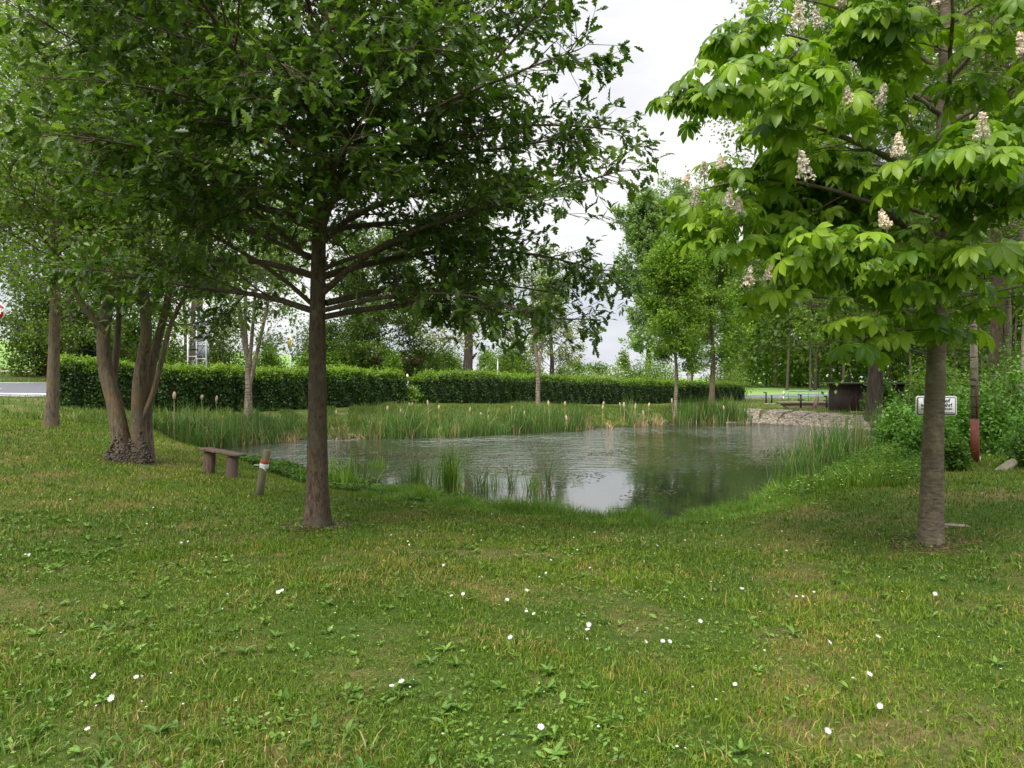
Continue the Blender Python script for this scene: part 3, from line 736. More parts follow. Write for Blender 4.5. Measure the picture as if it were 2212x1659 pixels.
simple('waterside_maple', 'slim fresh green tree standing at the far water edge', 1459, 908, 545, 72, kind='leafB', bark='barkg', seed=37, n2=320, n3=2100, nl=8, ls=.16, r0=.10, bot=790, elev=(15,45,70), leanpx=-6, prof=(.7,1,.9,.6,.25))
simple('hedge_end_maple', 'bushy green tree rising in front of the low end of the hedge', 1537, 871, 545, 80, kind='leafB', bark='bark', seed=41, n2=360, n3=2500, nl=8, ls=.19, r0=.2, bot=810, elev=(15,45,70), prof=(.7,1,.95,.7,.3))
# poplars
simple('poplar_tree', 'tall grey-green poplar, left one of the pair behind the hedge end', 1398, 0, 448, 62, d=82, kind='leafC', bark='barkd', seed=43, n2=420, n3=3200, nl=8, ls=.38, r0=.4, bot=790, elev=(45,62,75), prof=(.8,1,1,.8,.3), n1=44)
simple('poplar_tree', 'tall grey-green poplar, broader right one of the pair behind the hedge end', 1490, 0, 470, 95, d=88, kind='leafC', bark='barkd', seed=47, n2=520, n3=3800, nl=8, ls=.38, r0=.4, bot=790, elev=(40,60,75), prof=(.8,1,1,.8,.3), n1=50)
# old tree with heavy trunk behind the far hedge
simple('old_willow', 'big old tree with a thick dark trunk behind the gap in the hedges', 1008, 0, 440, 120, d=48, kind='leafW', bark='barkd', seed=53, n2=300, n3=1300, nl=6, ls=.22, r0=.42, bot=740, elev=(0,30,60), n1=30, prof=(.9,1,.9,.7,.3), droop=-.08)
simple('weeping_birch', 'yellow-green tree with hanging twigs behind the right hedge', 1190, 0, 610, 60, d=56, kind='leafW', bark='barkd', seed=59, n2=200, n3=900, nl=7, ls=.2, r0=.25, bot=800, elev=(30,45,65), droop=-.12, prof=(1,1,.8,.6,.3))
simple('dense_tree', 'dark dense tree behind the left hedge and the oak trunk', 815, 0, 540, 120, d=50, kind='leafA', bark='barkd', seed=61, n2=520, n3=2600, nl=8, ls=.24, r0=.25, bot=810, elev=(5,30,60), prof=(1,1,.9,.7,.3))
simple('dense_tree', 'dense green tree across the road beyond the left hedge end', 150, 0, 330, 170, d=40, kind='leafA', bark='barkd', seed=67, n2=600, n3=3000, nl=8, ls=.2, r0=.3, bot=800, elev=(-10,20,60), prof=(1,1,.95,.75,.3))
simple('tall_willow', 'tall pale tree in the far left corner seen through the oak leaves', 112, 0, -60, 230, d=56, kind='leafW', bark='barkd', seed=71, n2=500, n3=2600, nl=7, ls=.28, r0=.35, bot=560, elev=(20,40,65), droop=-.06)
simple('tall_willow', 'tall pale tree behind the twisting stems seen through the oak leaves', 420, 0, -60, 240, d=42, kind='leafC', bark='barkd', seed=73, n2=420, n3=2200, nl=7, ls=.24, r0=.4, bot=520, elev=(20,40,65), droop=-.04)
simple('roadside_tree', 'green tree behind the grey steel sign frame', 400, 0, 560, 120, d=52, kind='leafA', bark='barkd', seed=79, n2=260, n3=1500, nl=7, ls=.22, r0=.22, bot=790, elev=(0,30,60))
simple('leaning_birch', 'pale broken birch trunk leaning behind the hedge end', 1483, 0, 735, 18, d=58, kind='leafB', bark='birch', seed=83, n2=20, n3=60, nl=6, ls=.2, r0=.24, bot=770, leanpx=14, n1=5)
# trees right of the pond
simple('pondside_oak', 'thick dark trunk standing in front of the dark shed', 1888, 910, -40, 330, kind='leafA', bark='barkd', seed=89, n2=760, n3=4200, nl=7, ls=.2, r0=.33, bot=740, elev=(-14,22,60), prof=(.8,1,1,.8,.4), n1=40)
simple('lakeside_alder', 'thick brown trunk behind the red-footed pole', 2142, 0, -220, 380, d=20, kind='leafA', bark='bark', seed=97, n2=620, n3=3200, nl=7, ls=.16, r0=.2, bot=620, elev=(0,25,60), n1=38)
simple('lakeside_alder', 'thin pale trunk just right of the thick brown trunk', 2168, 0, 100, 150, d=24, kind='leafB', bark='barkg', seed=101, n2=240, n3=1300, nl=7, ls=.16, r0=.14, bot=600, elev=(10,30,60))
simple('lakeside_alder', 'greyish trunk at the right edge above the boulder', 2207, 0, -80, 300, d=16, kind='leafA', bark='barkg', seed=103, n2=360, n3=1800, nl=7, ls=.14, r0=.11, bot=560, elev=(10,30,60))

# wood behind the road, right: copies of three slender trees
wl = 'slender tree in the wood behind the bridge and the road'
protos = []
for k, (kind, hp) in enumerate((('leafA', 60), ('leafB', 55), ('leafA', 70))):
    t = simple('wood_tree', wl, 1700+k*60, 0, 420+20*k, hp, d=80, kind=kind, bark='barkd', seed=110+k, n2=300, n3=1500, nl=7, ls=.40, r0=.16, bot=715-10*k, elev=(10,35,65), group='slender trees in the wood', prof=(.8,1,1,.8,.4))
    protos.append(t)
rr_ = np.random.default_rng(5)
for k in range(34):
    px = 1590+k*22+rr_.uniform(-8,8); d = rr_.uniform(76,104)
    dup(protos[k % 3], at(px, d), rz=rr_.uniform(0,6.28), scale=rr_.uniform(.75,1.05))
fw = np.random.default_rng(6); nfw = 60000
pxx = fw.uniform(1560, 2500, nfw); dw = fw.uniform(92, 128, nfw); zt = gz((pxx-CX)/F*dw, dw); top_w = 11+3*np.sin(pxx*.021)+2*np.sin(pxx*.057+1)
hz_ = fw.random(nfw)**.8*top_w; xw = (pxx-CX)/F*dw
kk = (np.sin(xw*.9+hz_*.8)+np.sin(hz_*1.3-xw*.6+2)+np.sin(xw*.33+dw*.5) > -1.0); xw, dw, hz_, zt = xw[kk], dw[kk], hz_[kk], zt[kk]; nfw = len(xw)
mb = MB(); leaves(mb, T_quad(.7), np.stack([xw, dw, zt+hz_], 1), nrm(fw.normal(0,1,(nfw,3))), nrm(np.array([0,0,.8])+fw.normal(0,.6,(nfw,3))), fw.uniform(.45,.95,nfw))
tag(mb.build('far_woodland', M['leafB']), 'mass of fresh green foliage deep in the wood beyond the road', 'woodland', kind='stuff')
def dense_low(px, py, d, w, h, seed, label, kind='leafS', name='bush', n=6000, ls=None, blossom=False, group=None, cat='bush', full=.55):
    b = at(px, d); R = w/2/F*d; H = h/F*d; r = np.random.default_rng(seed)
    root = thing(name, b, label, cat, group)
    nc = 46
    th = r.uniform(0, 6.283, nc); ph = np.arccos(r.uniform(0, 1, nc)); rad = r.uniform(full, .95, nc)
    cc = np.stack([np.cos(th)*np.sin(ph)*rad*R, np.sin(th)*np.sin(ph)*rad*R, np.cos(ph)*rad*H*.92+.08*H], 1)
    st = MB()
    P = np.stack([np.zeros((nc,3))+r.normal(0,.06*R,(nc,3))*[1,1,0], cc*[.45,.45,.5]+r.normal(0,.04*R,(nc,3)), cc], 1)+b
    v, q = tubes(P, np.array([.012,.009,.004])[None]*np.full((nc,1), max(1., d/18)), 4); st.quads(v, q)
    i = r.integers(0, nc, n); g = r.normal(0, 1, (n,3))*np.array([.2*R,.2*R,.15*H])
    p = cc[i]+g; p[:,2] = np.abs(p[:,2])+.02; p = p+b
    ls = ls or .05*d/12
    lf = MB(); leaves(lf, T_quad(.65), p, nrm(r.normal(0,1,(n,3))+np.array([0,0,-.2])), nrm(np.array([0,0,.8])+r.normal(0,.5,(n,3))), ls*r.uniform(.6,1.2,n))
    st.build('stems', M['bark'], root, True); lf.build('foliage', M[kind], root)
    if blossom:
        nb = int(n*.30); i = r.integers(0, nc//2, nb); p = cc[i]+r.normal(0,1,(nb,3))*np.array([.16*R,.16*R,.11*H])*1.05; p[:,2] = np.abs(p[:,2])+.05*H
        p = p*[1.04,1.04,1.04]+b
        bl = MB(); leaves(bl, T_quad(.9), p, nrm(r.normal(0,1,(nb,3))), nrm(np.array([0,0,1.])+r.normal(0,.6,(nb,3))), ls*.8*r.uniform(.6,1.2,nb)); bl.build('blossom', M['may'], root)
    return root
# hawthorns in bloom
for i, (px, w, h, lab) in enumerate([(1062,50,48,'small hawthorn in white bloom left of the forked slim tree'),(1222,62,62,'hawthorn in white bloom just right of the forked slim tree'),(1275,58,52,'hawthorn in thin white bloom, middle one right of the slim tree'),(1325,80,58,'broad hawthorn in white bloom beside the poplars')]):
    dense_low(px, 0, 60, w, h, 200+i, lab, 'leafC', 'hawthorn', 5200, .18, True, 'blossoming hawthorns behind the hedge')
# undergrowth behind hedges
ul = [(90,41,150,190,'leafA','tall dense green bush across the road at the left edge'),(190,43,130,170,'leafA','tall leafy bush right of the roadside tree trunk'),(300,45,120,130,'leafB','fresh tall bush glimpsed between the twisting stems'),(690,50,110,130,'leafA','tall bush close left of the oak trunk'),(790,52,110,150,'leafB','tall fresh green bush right of the oak trunk'),(960,58,90,95,'leafA','tall dull bush left of the thick old trunk'),(1110,60,110,110,'leafA','tall bush between the old trunk and the slim forked tree'),(250,46,110,95,'leafB','light green bush above the left end of the hedge'),(345,48,100,90,'leafA','green bush between twisting stems and steel frame'),(480,50,120,110,'leafA','green bush behind the pale forked tree'),
      (575,50,70,80,'leafB','light green bush left of the yellow diamond sign'),(665,46,36,62,'leafB','small light bush beside the diamond sign post'),(735,48,90,100,'leafB','bright bush right behind the oak trunk'),(850,46,40,88,'leafB','slim bright sapling bush left of the white delineator post'),
      (935,50,80,70,'leafA','bush between the white post and the thick old trunk'),(1100,58,80,70,'leafB','green bush left of the blossoming hawthorns'),(1150,62,70,55,'leafA','dull green bush behind the slim forked tree'),
      (1375,60,80,75,'leafA','green bush beneath the poplars'),(1425,58,90,100,'leafB','fresh green bush right beneath the poplars'),(1560,64,110,70,'leafA','low bush behind the hedge end and white rail')]
for i, (px, d, w, h, k, lab) in enumerate(ul):
    z = at(px, d)[2]; hh = h
    dense_low(px, 0, d, w*1.1, hh*1.12, 220+i, lab, k, 'bush', 9000 if i < 7 else 4200, .19 if i < 7 else .17, group='bushes behind the hedges', full=.4)
# far-off trees on the skyline
for i, (px, w, h) in enumerate([(905,60,45),(960,70,40),(1050,40,52),(1110,80,44),(1240,70,40),(1290,60,34),(1345,34,60)]):
    dense_low(px, 0, 170, w, h, 250+i, 'distant round tree on the skyline above the right hedge', 'leafA', 'distant_tree', 2200, .55, group='distant trees on the skyline', cat='tree', full=.4)
# shrubs on the right bank
sl = [(1955,14.5,120,105,'leafS','large-leaved shrub between the water and the warning sign'),(1962,21,90,75,'leafS','shrub behind the warning sign towards the shed'),(2010,12.4,120,115,'leafS','shrub directly behind the warning sign post'),
      (2095,13.6,150,150,'leafS','tall shrub beside the red-footed pole'),(2190,13.0,180,200,'leafS','big shrub right of the red-footed pole'),(2245,10.6,150,120,'leafS','low shrub at the right edge beside the boulder'),(1975,24,160,90,'leafA','dark bush right of the shed'),
      (2060,11.0,70,60,'creeper','low leafy clump in front of the pole'),(2130,18,200,160,'leafA','bush far behind the red-footed pole'),(2230,20,200,230,'leafB','light bush at the right edge in the distance'),(1905,30,70,85,'leafS','light green bush in front of the shed wall'),(2020,34,160,110,'leafB','bright bush across the grass right of the shed')]
for i, (px, d, w, h, k, lab) in enumerate(sl):
    dense_low(px, 0, d, w, h, 270+i, lab, k, 'shrub', 4200 if d < 16 else 3000, .075*d/13 if d < 16 else .012*d/2.2, group='shrubs on the right bank', full=.35)

# ------------------------------------------------------------------ hedges
HA = np.array([-15.9,25.0]); HB = np.array([16.4,52.0]); HD = nrm(HB-HA); HN = np.array([-HD[1], HD[0]])
def hedge(label, ts, hs, seed, nleaf):
    r = np.random.default_rng(seed); ts = np.array(ts); hs = np.array(hs)
    P = HA+(HB-HA)*ts[:,None]; L = np.linalg.norm(P[-1]-P[0]); W = 1.3
    b0 = P[0]; root = thing('hedge', (b0[0], b0[1], gz1(*b0)), label, 'hedge', 'clipped hedges along the road')
    ns = int(L/.35); tt = np.linspace(ts[0], ts[-1], ns); hh = np.interp(tt, ts, hs)
    # twiggy core
    sec = [(-.42,.0),(-.46,.35),(-.44,.8),(-.3,.93),(.3,.93),(.44,.8),(.46,.35),(.42,0)]
    V = []
    for k in range(ns):
        c = HA+(HB-HA)*tt[k]; gzz = gz1(*c)
        for o, z in sec:
            j = 1+.05*r.normal(); q2 = c+HN*o*W*j; V.append([q2[0], q2[1], gzz-.1+(z*hh[k]*.96+.1)*(1+.015*r.normal())])
    V = np.array(V); k = len(sec); i = np.arange(ns-1)[:,None]*k+np.arange(k-1)[None,:]
    mb = MB(); mb.quads(V, np.stack([i, i+1, i+k+1, i+k], -1).reshape(-1,4))
    mb.l.append(np.arange(k)[::-1]); mb.n.append(np.array([k])); mb.l.append(np.arange(k)+(ns-1)*k); mb.n.append(np.array([k]))
    mb.build('twig_core', plain('hedge_core', (.018,.028,.01), .9, var=.4, scale=20), root)
    def put(n, zlo, zhi, outw, mat, name, size, topfrac, spread):
        t = r.uniform(ts[0], ts[-1], n); h = np.interp(t, ts, hs); c = HA+(HB-HA)*t[:,None]
        top = r.random(n) < topfrac
        o = np.where(top, r.uniform(-.5,.5,n), np.where(r.random(n) < .72, -.5, .5))*W
        z = np.where(top, 1.0, r.uniform(zlo, zhi, n))
        o = np.where(top, o, o*(1-.12*np.clip(z-.8,0,1)*5))
        bump = .07*np.sin(t*260+2*np.sin(t*90))+.05*np.sin(z*7+t*400)
        q2 = c+HN*(o+np.sign(o)*bump*(~top)+r.normal(0,outw,n))[:,None]+HD*r.normal(0,.03,n)[:,None]
        gg = gz(c[:,0], c[:,1])
        wob = .05*np.sin(t*61)+.035*np.sin(t*143+1)+.02*np.sin(t*311)
        p = np.c_[q2, gg+z*(h+wob)+np.where(top, bump*.6+np.abs(r.normal(0,spread,n)), r.normal(0,.02,n))]
        onrm = np.where(top[:,None], np.array([0,0,1.]), np.c_[HN[None]*np.sign(o)[:,None], np.full(n,.5)])
        lf = MB(); leaves(lf, T_quad(.7), p, nrm(r.normal(0,1,(n,3))+np.array([0,0,.3])), nrm(onrm+r.normal(0,.5,(n,3))), size*r.uniform(.6,1.3,n))
        # end faces
        ne = n//14
        for e, tv, sg in ((0, ts[0], -1), (1, ts[-1], 1)):
            c = HA+(HB-HA)*tv; h1 = np.interp(tv, ts, hs); oo = r.uniform(-.5,.5,ne)*W; zz = r.uniform(zlo, zhi if topfrac < .5 else 1, ne)*h1
            q3 = c+HN*oo[:,None]+HD*(sg*np.abs(r.normal(.03,.05,ne)))[:,None]
            leaves(lf, T_quad(.7), np.c_[q3, gz1(*c)+zz], nrm(r.normal(0,1,(ne,3))), nrm(np.r_[HD*sg, .4]+r.normal(0,.5,(ne,3))), size*r.uniform(.6,1.3,ne))
        lf.build(name, mat, root)
    put(nleaf, .0, 1.0, .045, M['hedge'], 'foliage', .085, .12, .03)
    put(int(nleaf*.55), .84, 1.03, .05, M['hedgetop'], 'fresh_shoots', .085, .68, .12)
    return root
hedge('long clipped hedge left of the white delineator post, its left end by the twisting stems', [0,.15,.29,.325], [1.52,1.5,1.42,1.2], 301, 42000)
hedge('long clipped hedge right of the white delineator post, dark and low at its far end', [.352,.38,.56,.80,.83,1.0], [1.2,1.4,1.42,1.3,1.18,1.12], 302, 42000)
# overgrown gap
gpt = HA+(HB-HA)*.338
dense_low((gpt[0]/gpt[1])*F+CX, 0, gpt[1]-.2, 60, 34, 310, 'loose weedy growth filling the gap between the two hedges', 'shoregrass', 'weedy_bush', 2600, .12, full=.3)

# ------------------------------------------------------------------ grasses
def blades(mb, x, y, h, w, lean, r, segs=2, z=None, lean_dir=None):
    n = len(x); z = gz(x, y) if z is None else z
    a = r.uniform(0, 6.283, n); f = np.stack([np.cos(a), np.sin(a), np.zeros(n)], 1)
    la = r.uniform(0, 6.283, n) if lean_dir is None else lean_dir
    ld = np.stack([np.cos(la), np.sin(la), np.zeros(n)], 1)*(lean*np.abs(r.normal(.3,.6,n)))[:,None]
    p = np.stack([x, y, z-.005], 1); rows = []
    for k in range(segs):
        t = k/segs; c = p+np.array([0,0,1.])*(h*t*(1-.18*t))[:,None]+ld*(h*t*t)[:,None]; ww = w*(1-.55*t)
        rows += [c-f*ww[:,None]/2, c+f*ww[:,None]/2]
    tipz = 1-.35*np.minimum(np.linalg.norm(ld, axis=1), 1.5)
    rows.append(p+np.array([0,0,1.])*(h*np.maximum(tipz,.25))[:,None]+ld*h[:,None])
    nv = len(rows); v = np.stack(rows, 1)
    fl = []; sz = []
    for k in range(segs-1): fl += [2*k,2*k+1,2*k+3,2*k+2]; sz.append(4)
    fl += [2*segs-2,2*segs-1,2*segs]; sz.append(3)
    mb.add(v.reshape(-1,3), (np.arange(n)[:,None]*nv+np.array(fl)[None]).ravel(), np.tile(sz, n))
r = np.random.default_rng(400)
def polar(n, r0, r1, a0, a1, e):
    u = r.random(n); R = (r0**e+u*(r1**e-r0**e))**(1/e); A = np.radians(r.uniform(a0, a1, n)); return R*np.sin(A), R*np.cos(A), R
mb = MB()
x, y, R = polar(260000, 2.2, 7.5, -50, 50, .7)
tuft = .55+.45*np.sin(x*5.1+2*np.sin(y*3.7))*np.sin(y*4.3+1.5*np.sin(x*2.9))
def vn(x, y, sc, seed):
    g = np.random.default_rng(seed).random((64,64)); u = x*sc+300; v = y*sc+300; i = np.floor(u).astype(int); j = np.floor(v).astype(int); a = sstep(u-i); b = sstep(v-j)
    q = lambda k, l: g[k % 64, l % 64]
    return (q(i,j)*(1-a)+q(i+1,j)*a)*(1-b)+(q(i,j+1)*(1-a)+q(i+1,j+1)*a)*b
def clear(x, y):
    k = np.ones(len(x), bool)
    for (cx_, cy_, rr0) in BARE: k &= np.hypot(x-cx_, y-cy_) > rr0*(1+.35*np.sin(np.arctan2(y-cy_, x-cx_)*5+cx_))
    return k
BARE = [(ob[0],ob[1]-.05,.26),(cb[0],cb[1]-.05,.26),(mb_[0]+.12,mb_[1]-.05,.5)]
k = clear(x, y); x, y, R, tuft = x[k], y[k], R[k], tuft[k]
thin = vn(x,y,2.2,1)*.5+vn(x,y,6,2)*.5; k = (thin > .36) | (r.random(len(x)) < .35); x, y, R, tuft = x[k], y[k], R[k], tuft[k]; tuft = 1.5*vn(x,y,3.1,3)+.9*vn(x,y,9,4)-.6
t2 = np.sin(x*1.7+.9*np.sin(y*1.3+1))*np.sin(y*2.1+1.2*np.sin(x*1.1)); h = r.uniform(.010,.034,len(x))*(1+.9*tuft)*(1+.55*np.clip(t2,-.6,1))*np.where(r.random(len(x)) < .02, 2.0, 1)
blades(mb, x, y, h, .0030+.0008*R*r.uniform(.7,1.2,len(x)), 1.1, r, 2)
x, y, R = polar(230000, 7.0, 24, -50, 46, .5); s = shore_dist(x, y); k = (s > .15) & clear(x, y); x, y, R = x[k], y[k], R[k]
blades(mb, x, y, r.uniform(.018,.052,len(x))*(1+.03*R), .0045+.0011*R, .8, r, 1)
for _ in range(1):
    tx, ty, tR = polar(900, 2.3, 12, -46, 46, .8); kk = (shore_dist(tx, ty) > .6) & (vn(tx,ty,.8,9) > .38); tx, ty, tR = tx[kk], ty[kk], tR[kk]
    ii_ = np.repeat(np.arange(len(tx)), 34); sp_ = r.uniform(.02,.07,len(tx))[ii_]; x = tx[ii_]+r.normal(0,1,len(ii_))*sp_; y = ty[ii_]+r.normal(0,1,len(ii_))*sp_
    coarse = MB(); blades(coarse, x, y, r.uniform(.03,.085,len(x))*r.uniform(.6,1.2,len(tx))[ii_], .006+.0008*tR[ii_], 1.3, r, 3)
tag(coarse.build('grass_tufts', leaf_mat('tuft_blade', (.045,.105,.014), (.15,.25,.035), .3, 1.2, dry=(.34,.27,.11))), 'coarse darker grass tufts scattered through the lawn', 'grass', kind='stuff')
tag(mb.build('lawn_grass', M['lawn']), 'short mown lawn with straw-coloured patches in front of the pond', 'grass', kind='stuff')
lt = MB()
for cx_, cy_, rr0 in BARE:
    n = int(900*rr0/.26); a = r.uniform(0,6.28,n); q_ = rr0*1.5*np.sqrt(r.random(n)); x = cx_+np.cos(a)*q_; y = cy_+np.sin(a)*q_
    b_ = r.uniform(0,6.28,n); leaves(lt, T_fold(.5), np.stack([x, y, gz(x,y)+.012+.01*r.random(n)], 1), np.stack([np.cos(b_), np.sin(b_), r.uniform(-.1,.25,n)], 1), nrm(np.array([0,0,1.])+r.normal(0,.3,(n,3))), r.uniform(.012,.035,n))
tag(lt.build('leaf_litter', leaf_mat('dead_leaf', (.07,.04,.022), (.22,.13,.07), .1, 4, tcol=(1,1,1))), 'brown dead leaves and bare soil at the feet of the near trunks', 'leaf litter', kind='stuff')
# broad-leaved lawn weeds
x, y, R = polar(24000, 2.3, 11, -48, 48, .6)
cl = (np.sin(x*1.9+1.1*np.sin(y*2.3)+.5)+np.sin(y*2.7+x*.7) > .1) | (r.random(len(x)) < .25); s = shore_dist(x, y); k = cl & (s > .4); x, y = x[k], y[k]; n = len(x)
mb = MB(); a = r.uniform(0,6.283,n); leaves(mb, T_fold(.55), np.stack([x, y, gz(x,y)+r.uniform(.01,.035,n)], 1), np.stack([np.cos(a), np.sin(a), r.uniform(-.1,.6,n)], 1), nrm(np.array([0,0,1.])+r.normal(0,.3,(n,3))), r.uniform(.012,.034,n)*np.where(r.random(n) < .04, 1.9, 1))
tx, ty, tR = polar(950, 2.3, 10, -46, 46, .9); kk = (shore_dist(tx, ty) > .6) & ((vn(tx,ty,.6,12)-.05*tx > .52) | (r.random(len(tx)) < .12)); tx, ty = tx[kk], ty[kk]
ii_ = np.repeat(np.arange(len(tx)), 8); a = r.uniform(0,6.28,len(ii_)); nr = len(ii_)
leaves(mb, T_fold(.3), np.stack([tx[ii_], ty[ii_], gz(tx,ty)[ii_]+.012], 1), np.stack([np.cos(a), np.sin(a), r.uniform(.1,.7,nr)], 1), nrm(np.array([0,0,1.])+r.normal(0,.2,(nr,3))), r.uniform(.035,.085,nr)*r.uniform(.6,1.1,len(tx))[ii_])
tag(mb.build('lawn_weeds', M['weed']), 'clover and small broad-leaved weeds growing through the lawn', 'weeds', kind='stuff')

def shore_band(n, i0, i1, lo, hi, rr, power=1.0):
    """points along SHORE_PX[i0..i1], lo..hi metres outside of the water line"""
    seg = np.arange(i0*4, i1*4); j = rr.choice(seg, n); t = rr.random((n,1))
    A = SH[j % len(SH)]; B = SH[(j+1) % len(SH)]; Lw = np.linalg.norm(B-A, axis=1)
    kp = rr.random(n) < Lw/Lw.max()
    p = A+(B-A)*t; tn = nrm(B-A); nn = np.c_[-tn[:,1], tn[:,0]]*(1 if area < 0 else -1)
    o = lo+(hi-lo)*rr.random(n)**power
    p = p+nn*o[:,None]
    return p[kp,0], p[kp,1], o[kp]
# near-shore lush fringe: between SHORE_PX index 15..24
mb = MB(); x, y, o = shore_band(90000, 15, 21, -.12, .85, r)
cl_ = .5+.5*np.sin(x*4.3+2*np.sin(y*3.1))*np.sin(x*1.9+1); k = r.random(len(x)) < .35+.65*cl_; x, y, o, cl_ = x[k], y[k], o[k], cl_[k]; h = .05+.34*np.clip(1-np.abs(o-.15)/.75, 0, 1)*r.uniform(.3,1.3,len(x))*(.3+.7*cl_)
blades(mb, x, y, h, .010*r.uniform(.6,1.3,len(x)), 1.1, r, 3, z=np.maximum(gz(x,y), -.02))
x, y, o = shore_band(30000, 13, 16, -.05, 2.2, r); cl_ = .5+.5*np.sin(x*3.3+2*np.sin(y*2.1))*np.sin(y*2.9+1+x); k = r.random(len(x)) < .3+.7*cl_; x, y, cl_ = x[k], y[k], cl_[k]; h = .07+.40*r.random(len(x))*(.15+.85*cl_); blades(mb, x, y, h, .014*r.uniform(.6,1.3,len(x)), 1.0, r, 3, z=np.maximum(gz(x,y), -.02))
tag(mb.build('shore_grass', M['shoregrass']), 'lush bright green grass fringe along the near edge of the pond', 'grass', kind='stuff')
# creeping plants left part of near shore
mb = MB(); x, y, o = shore_band(26000, 20, 25, -.5, .55, r); n = len(x); a = r.uniform(0,6.28,n)
leaves(mb, T_fold(.8), np.stack([x, y, np.maximum(gz(x,y), 0)+r.uniform(.01,.16,n)*(.6+.4*np.sin(x*3)*np.sin(y*2.5))], 1), np.stack([np.cos(a), np.sin(a), r.uniform(-.3,.5,n)], 1), nrm(np.array([0,0,1.])+r.normal(0,.35,(n,3))), r.uniform(.03,.07,n))
x, y, o = shore_band(16000, 13, 16, .3, 2.4, r); k = (np.sin(x*2.7+1)*np.sin(y*2.3) > -.35); x, y = x[k], y[k]; n = len(x); a = r.uniform(0,6.28,n)
leaves(mb, T_fold(.7), np.stack([x, y, gz(x,y)+r.uniform(.02,.26,n)], 1), np.stack([np.cos(a), np.sin(a), r.uniform(-.3,.5,n)], 1), nrm(np.array([0,0,1.])+r.normal(0,.35,(n,3))), r.uniform(.03,.075,n))
tag(mb.build('creeping_plants', M['creeper']), 'dark leafy plants creeping over the near bank and the right bank of the pond', 'plants', kind='stuff')
# long bank grass on the far side up to the hedge
mb = MB(); x, y, o = shore_band(70000, 0, 9, .0, 7.5, r)
q2 = np.c_[x, y]-HA; dn = q2@HN; k = (dn < -.3); x, y, o = x[k], y[k], o[k]
h = r.uniform(.10,.32,len(x))*(1.0+.3*np.sin(x*.9)); blades(mb, x, y, h, .028*r.uniform(.6,1.3,len(x)), .8, r, 2)
x = r.uniform(-26,26,40000); y = r.uniform(20,58,len(x)); s = shore_dist(x, y); q2 = np.c_[x, y]-HA; rd = road_dist(x, y); k = (s > .5) & (rd > HW+.2) & ((q2@HN > .8) | (x > 12.5) | (x < -12)) & ~((x > 10.5) & (s < 3.2)); x, y = x[k], y[k]
blades(mb, x, y, r.uniform(.08,.22,len(x)), .035*r.uniform(.6,1.3,len(x)), .8, r, 2)
tag(mb.build('bank_grass', M['longgrass']), 'rough uncut grass on the far bank in front of the hedges', 'grass', kind='stuff')
# reeds standing along the far shore
mb = MB(); dr = MB()
x, y, o = shore_band(19000, 0, 8, -.35, 1.3, r, 1.2)
dens = (np.sin(x*1.3)+np.sin(x*.55+2) > -.95) & ~((x > 5.2) & (x < 7.6)); x, y, o = x[dens], y[dens], o[dens]
hv = .98+.36*np.sin(x*.8+1)*np.sin(x*2.1)+.18*np.sin(x*5); blades(mb, x, y, hv*r.uniform(.3,1.05,len(x))*(1-.15*o), .024*r.uniform(.7,1.3,len(x)), .6, r, 3, z=np.maximum(gz(x,y), -.05))
x, y, o = shore_band(4200, 7, 10, -.3, 1.3, r); k = (x > 7.4) & (x < 10.6); x, y = x[k], y[k]
blades(mb, x, y, r.uniform(.5,1.15,len(x)), .026*r.uniform(.7,1.3,len(x)), .3, r, 3, z=np.maximum(gz(x,y), -.05))
tag(mb.build('reeds', M['reed']), 'belt of blue-green reeds along the far side of the pond', 'reeds', kind='stuff')
x, y, o = shore_band(5200, 1, 10, -.4, .5, r); k = (np.sin(x*2.3+1)+np.sin(x*5.1) > .1) & (x < 10.6); x, y = x[k], y[k]
blades(dr, x, y, r.uniform(.12,.5,len(x)), .022*r.uniform(.6,1.2,len(x)), 1.1, r, 3, z=np.maximum(gz(x,y), -.04))
tag(dr.build('dry_reeds', M['drygrass']), 'broken straw-coloured reed stalks at the foot of the reed belt', 'reeds', kind='stuff')
# individual reed clumps in the water
def clump(px, py, h, n, spread, label, seed, name='reed_clump', lean=.35):
    d = EYE*F/(py-HZ); c = np.array([(px-CX)/F*d, d, 0.]); rr = np.random.default_rng(seed)
    root = thing(name, c, label, 'reeds', 'reed clumps in the water'); n = int(n*1.7)
    x = c[0]+rr.normal(0,spread,n); y = c[1]+rr.normal(0,spread*.8,n)
    mb = MB(); blades(mb, x, y, 1.22*h*rr.uniform(.45,1.05,n), .019*rr.uniform(.7,1.3,n), lean, rr, 4, z=np.maximum(gz(x,y), -.06)); mb.build('green_blades', M['reed'] if seed % 2 or px > 1500 else M['shoregrass'], root)
    m_ = max(4, n//6); mb = MB(); x = c[0]+rr.normal(0,spread*1.2,m_); y = c[1]+rr.normal(0,spread,m_)
    blades(mb, x, y, h*rr.uniform(.2,.6,m_), .01*rr.uniform(.7,1.3,m_), 1.3, rr, 3, z=np.maximum(gz(x,y), -.06)); mb.build('dry_blades', M['drygrass'], root)
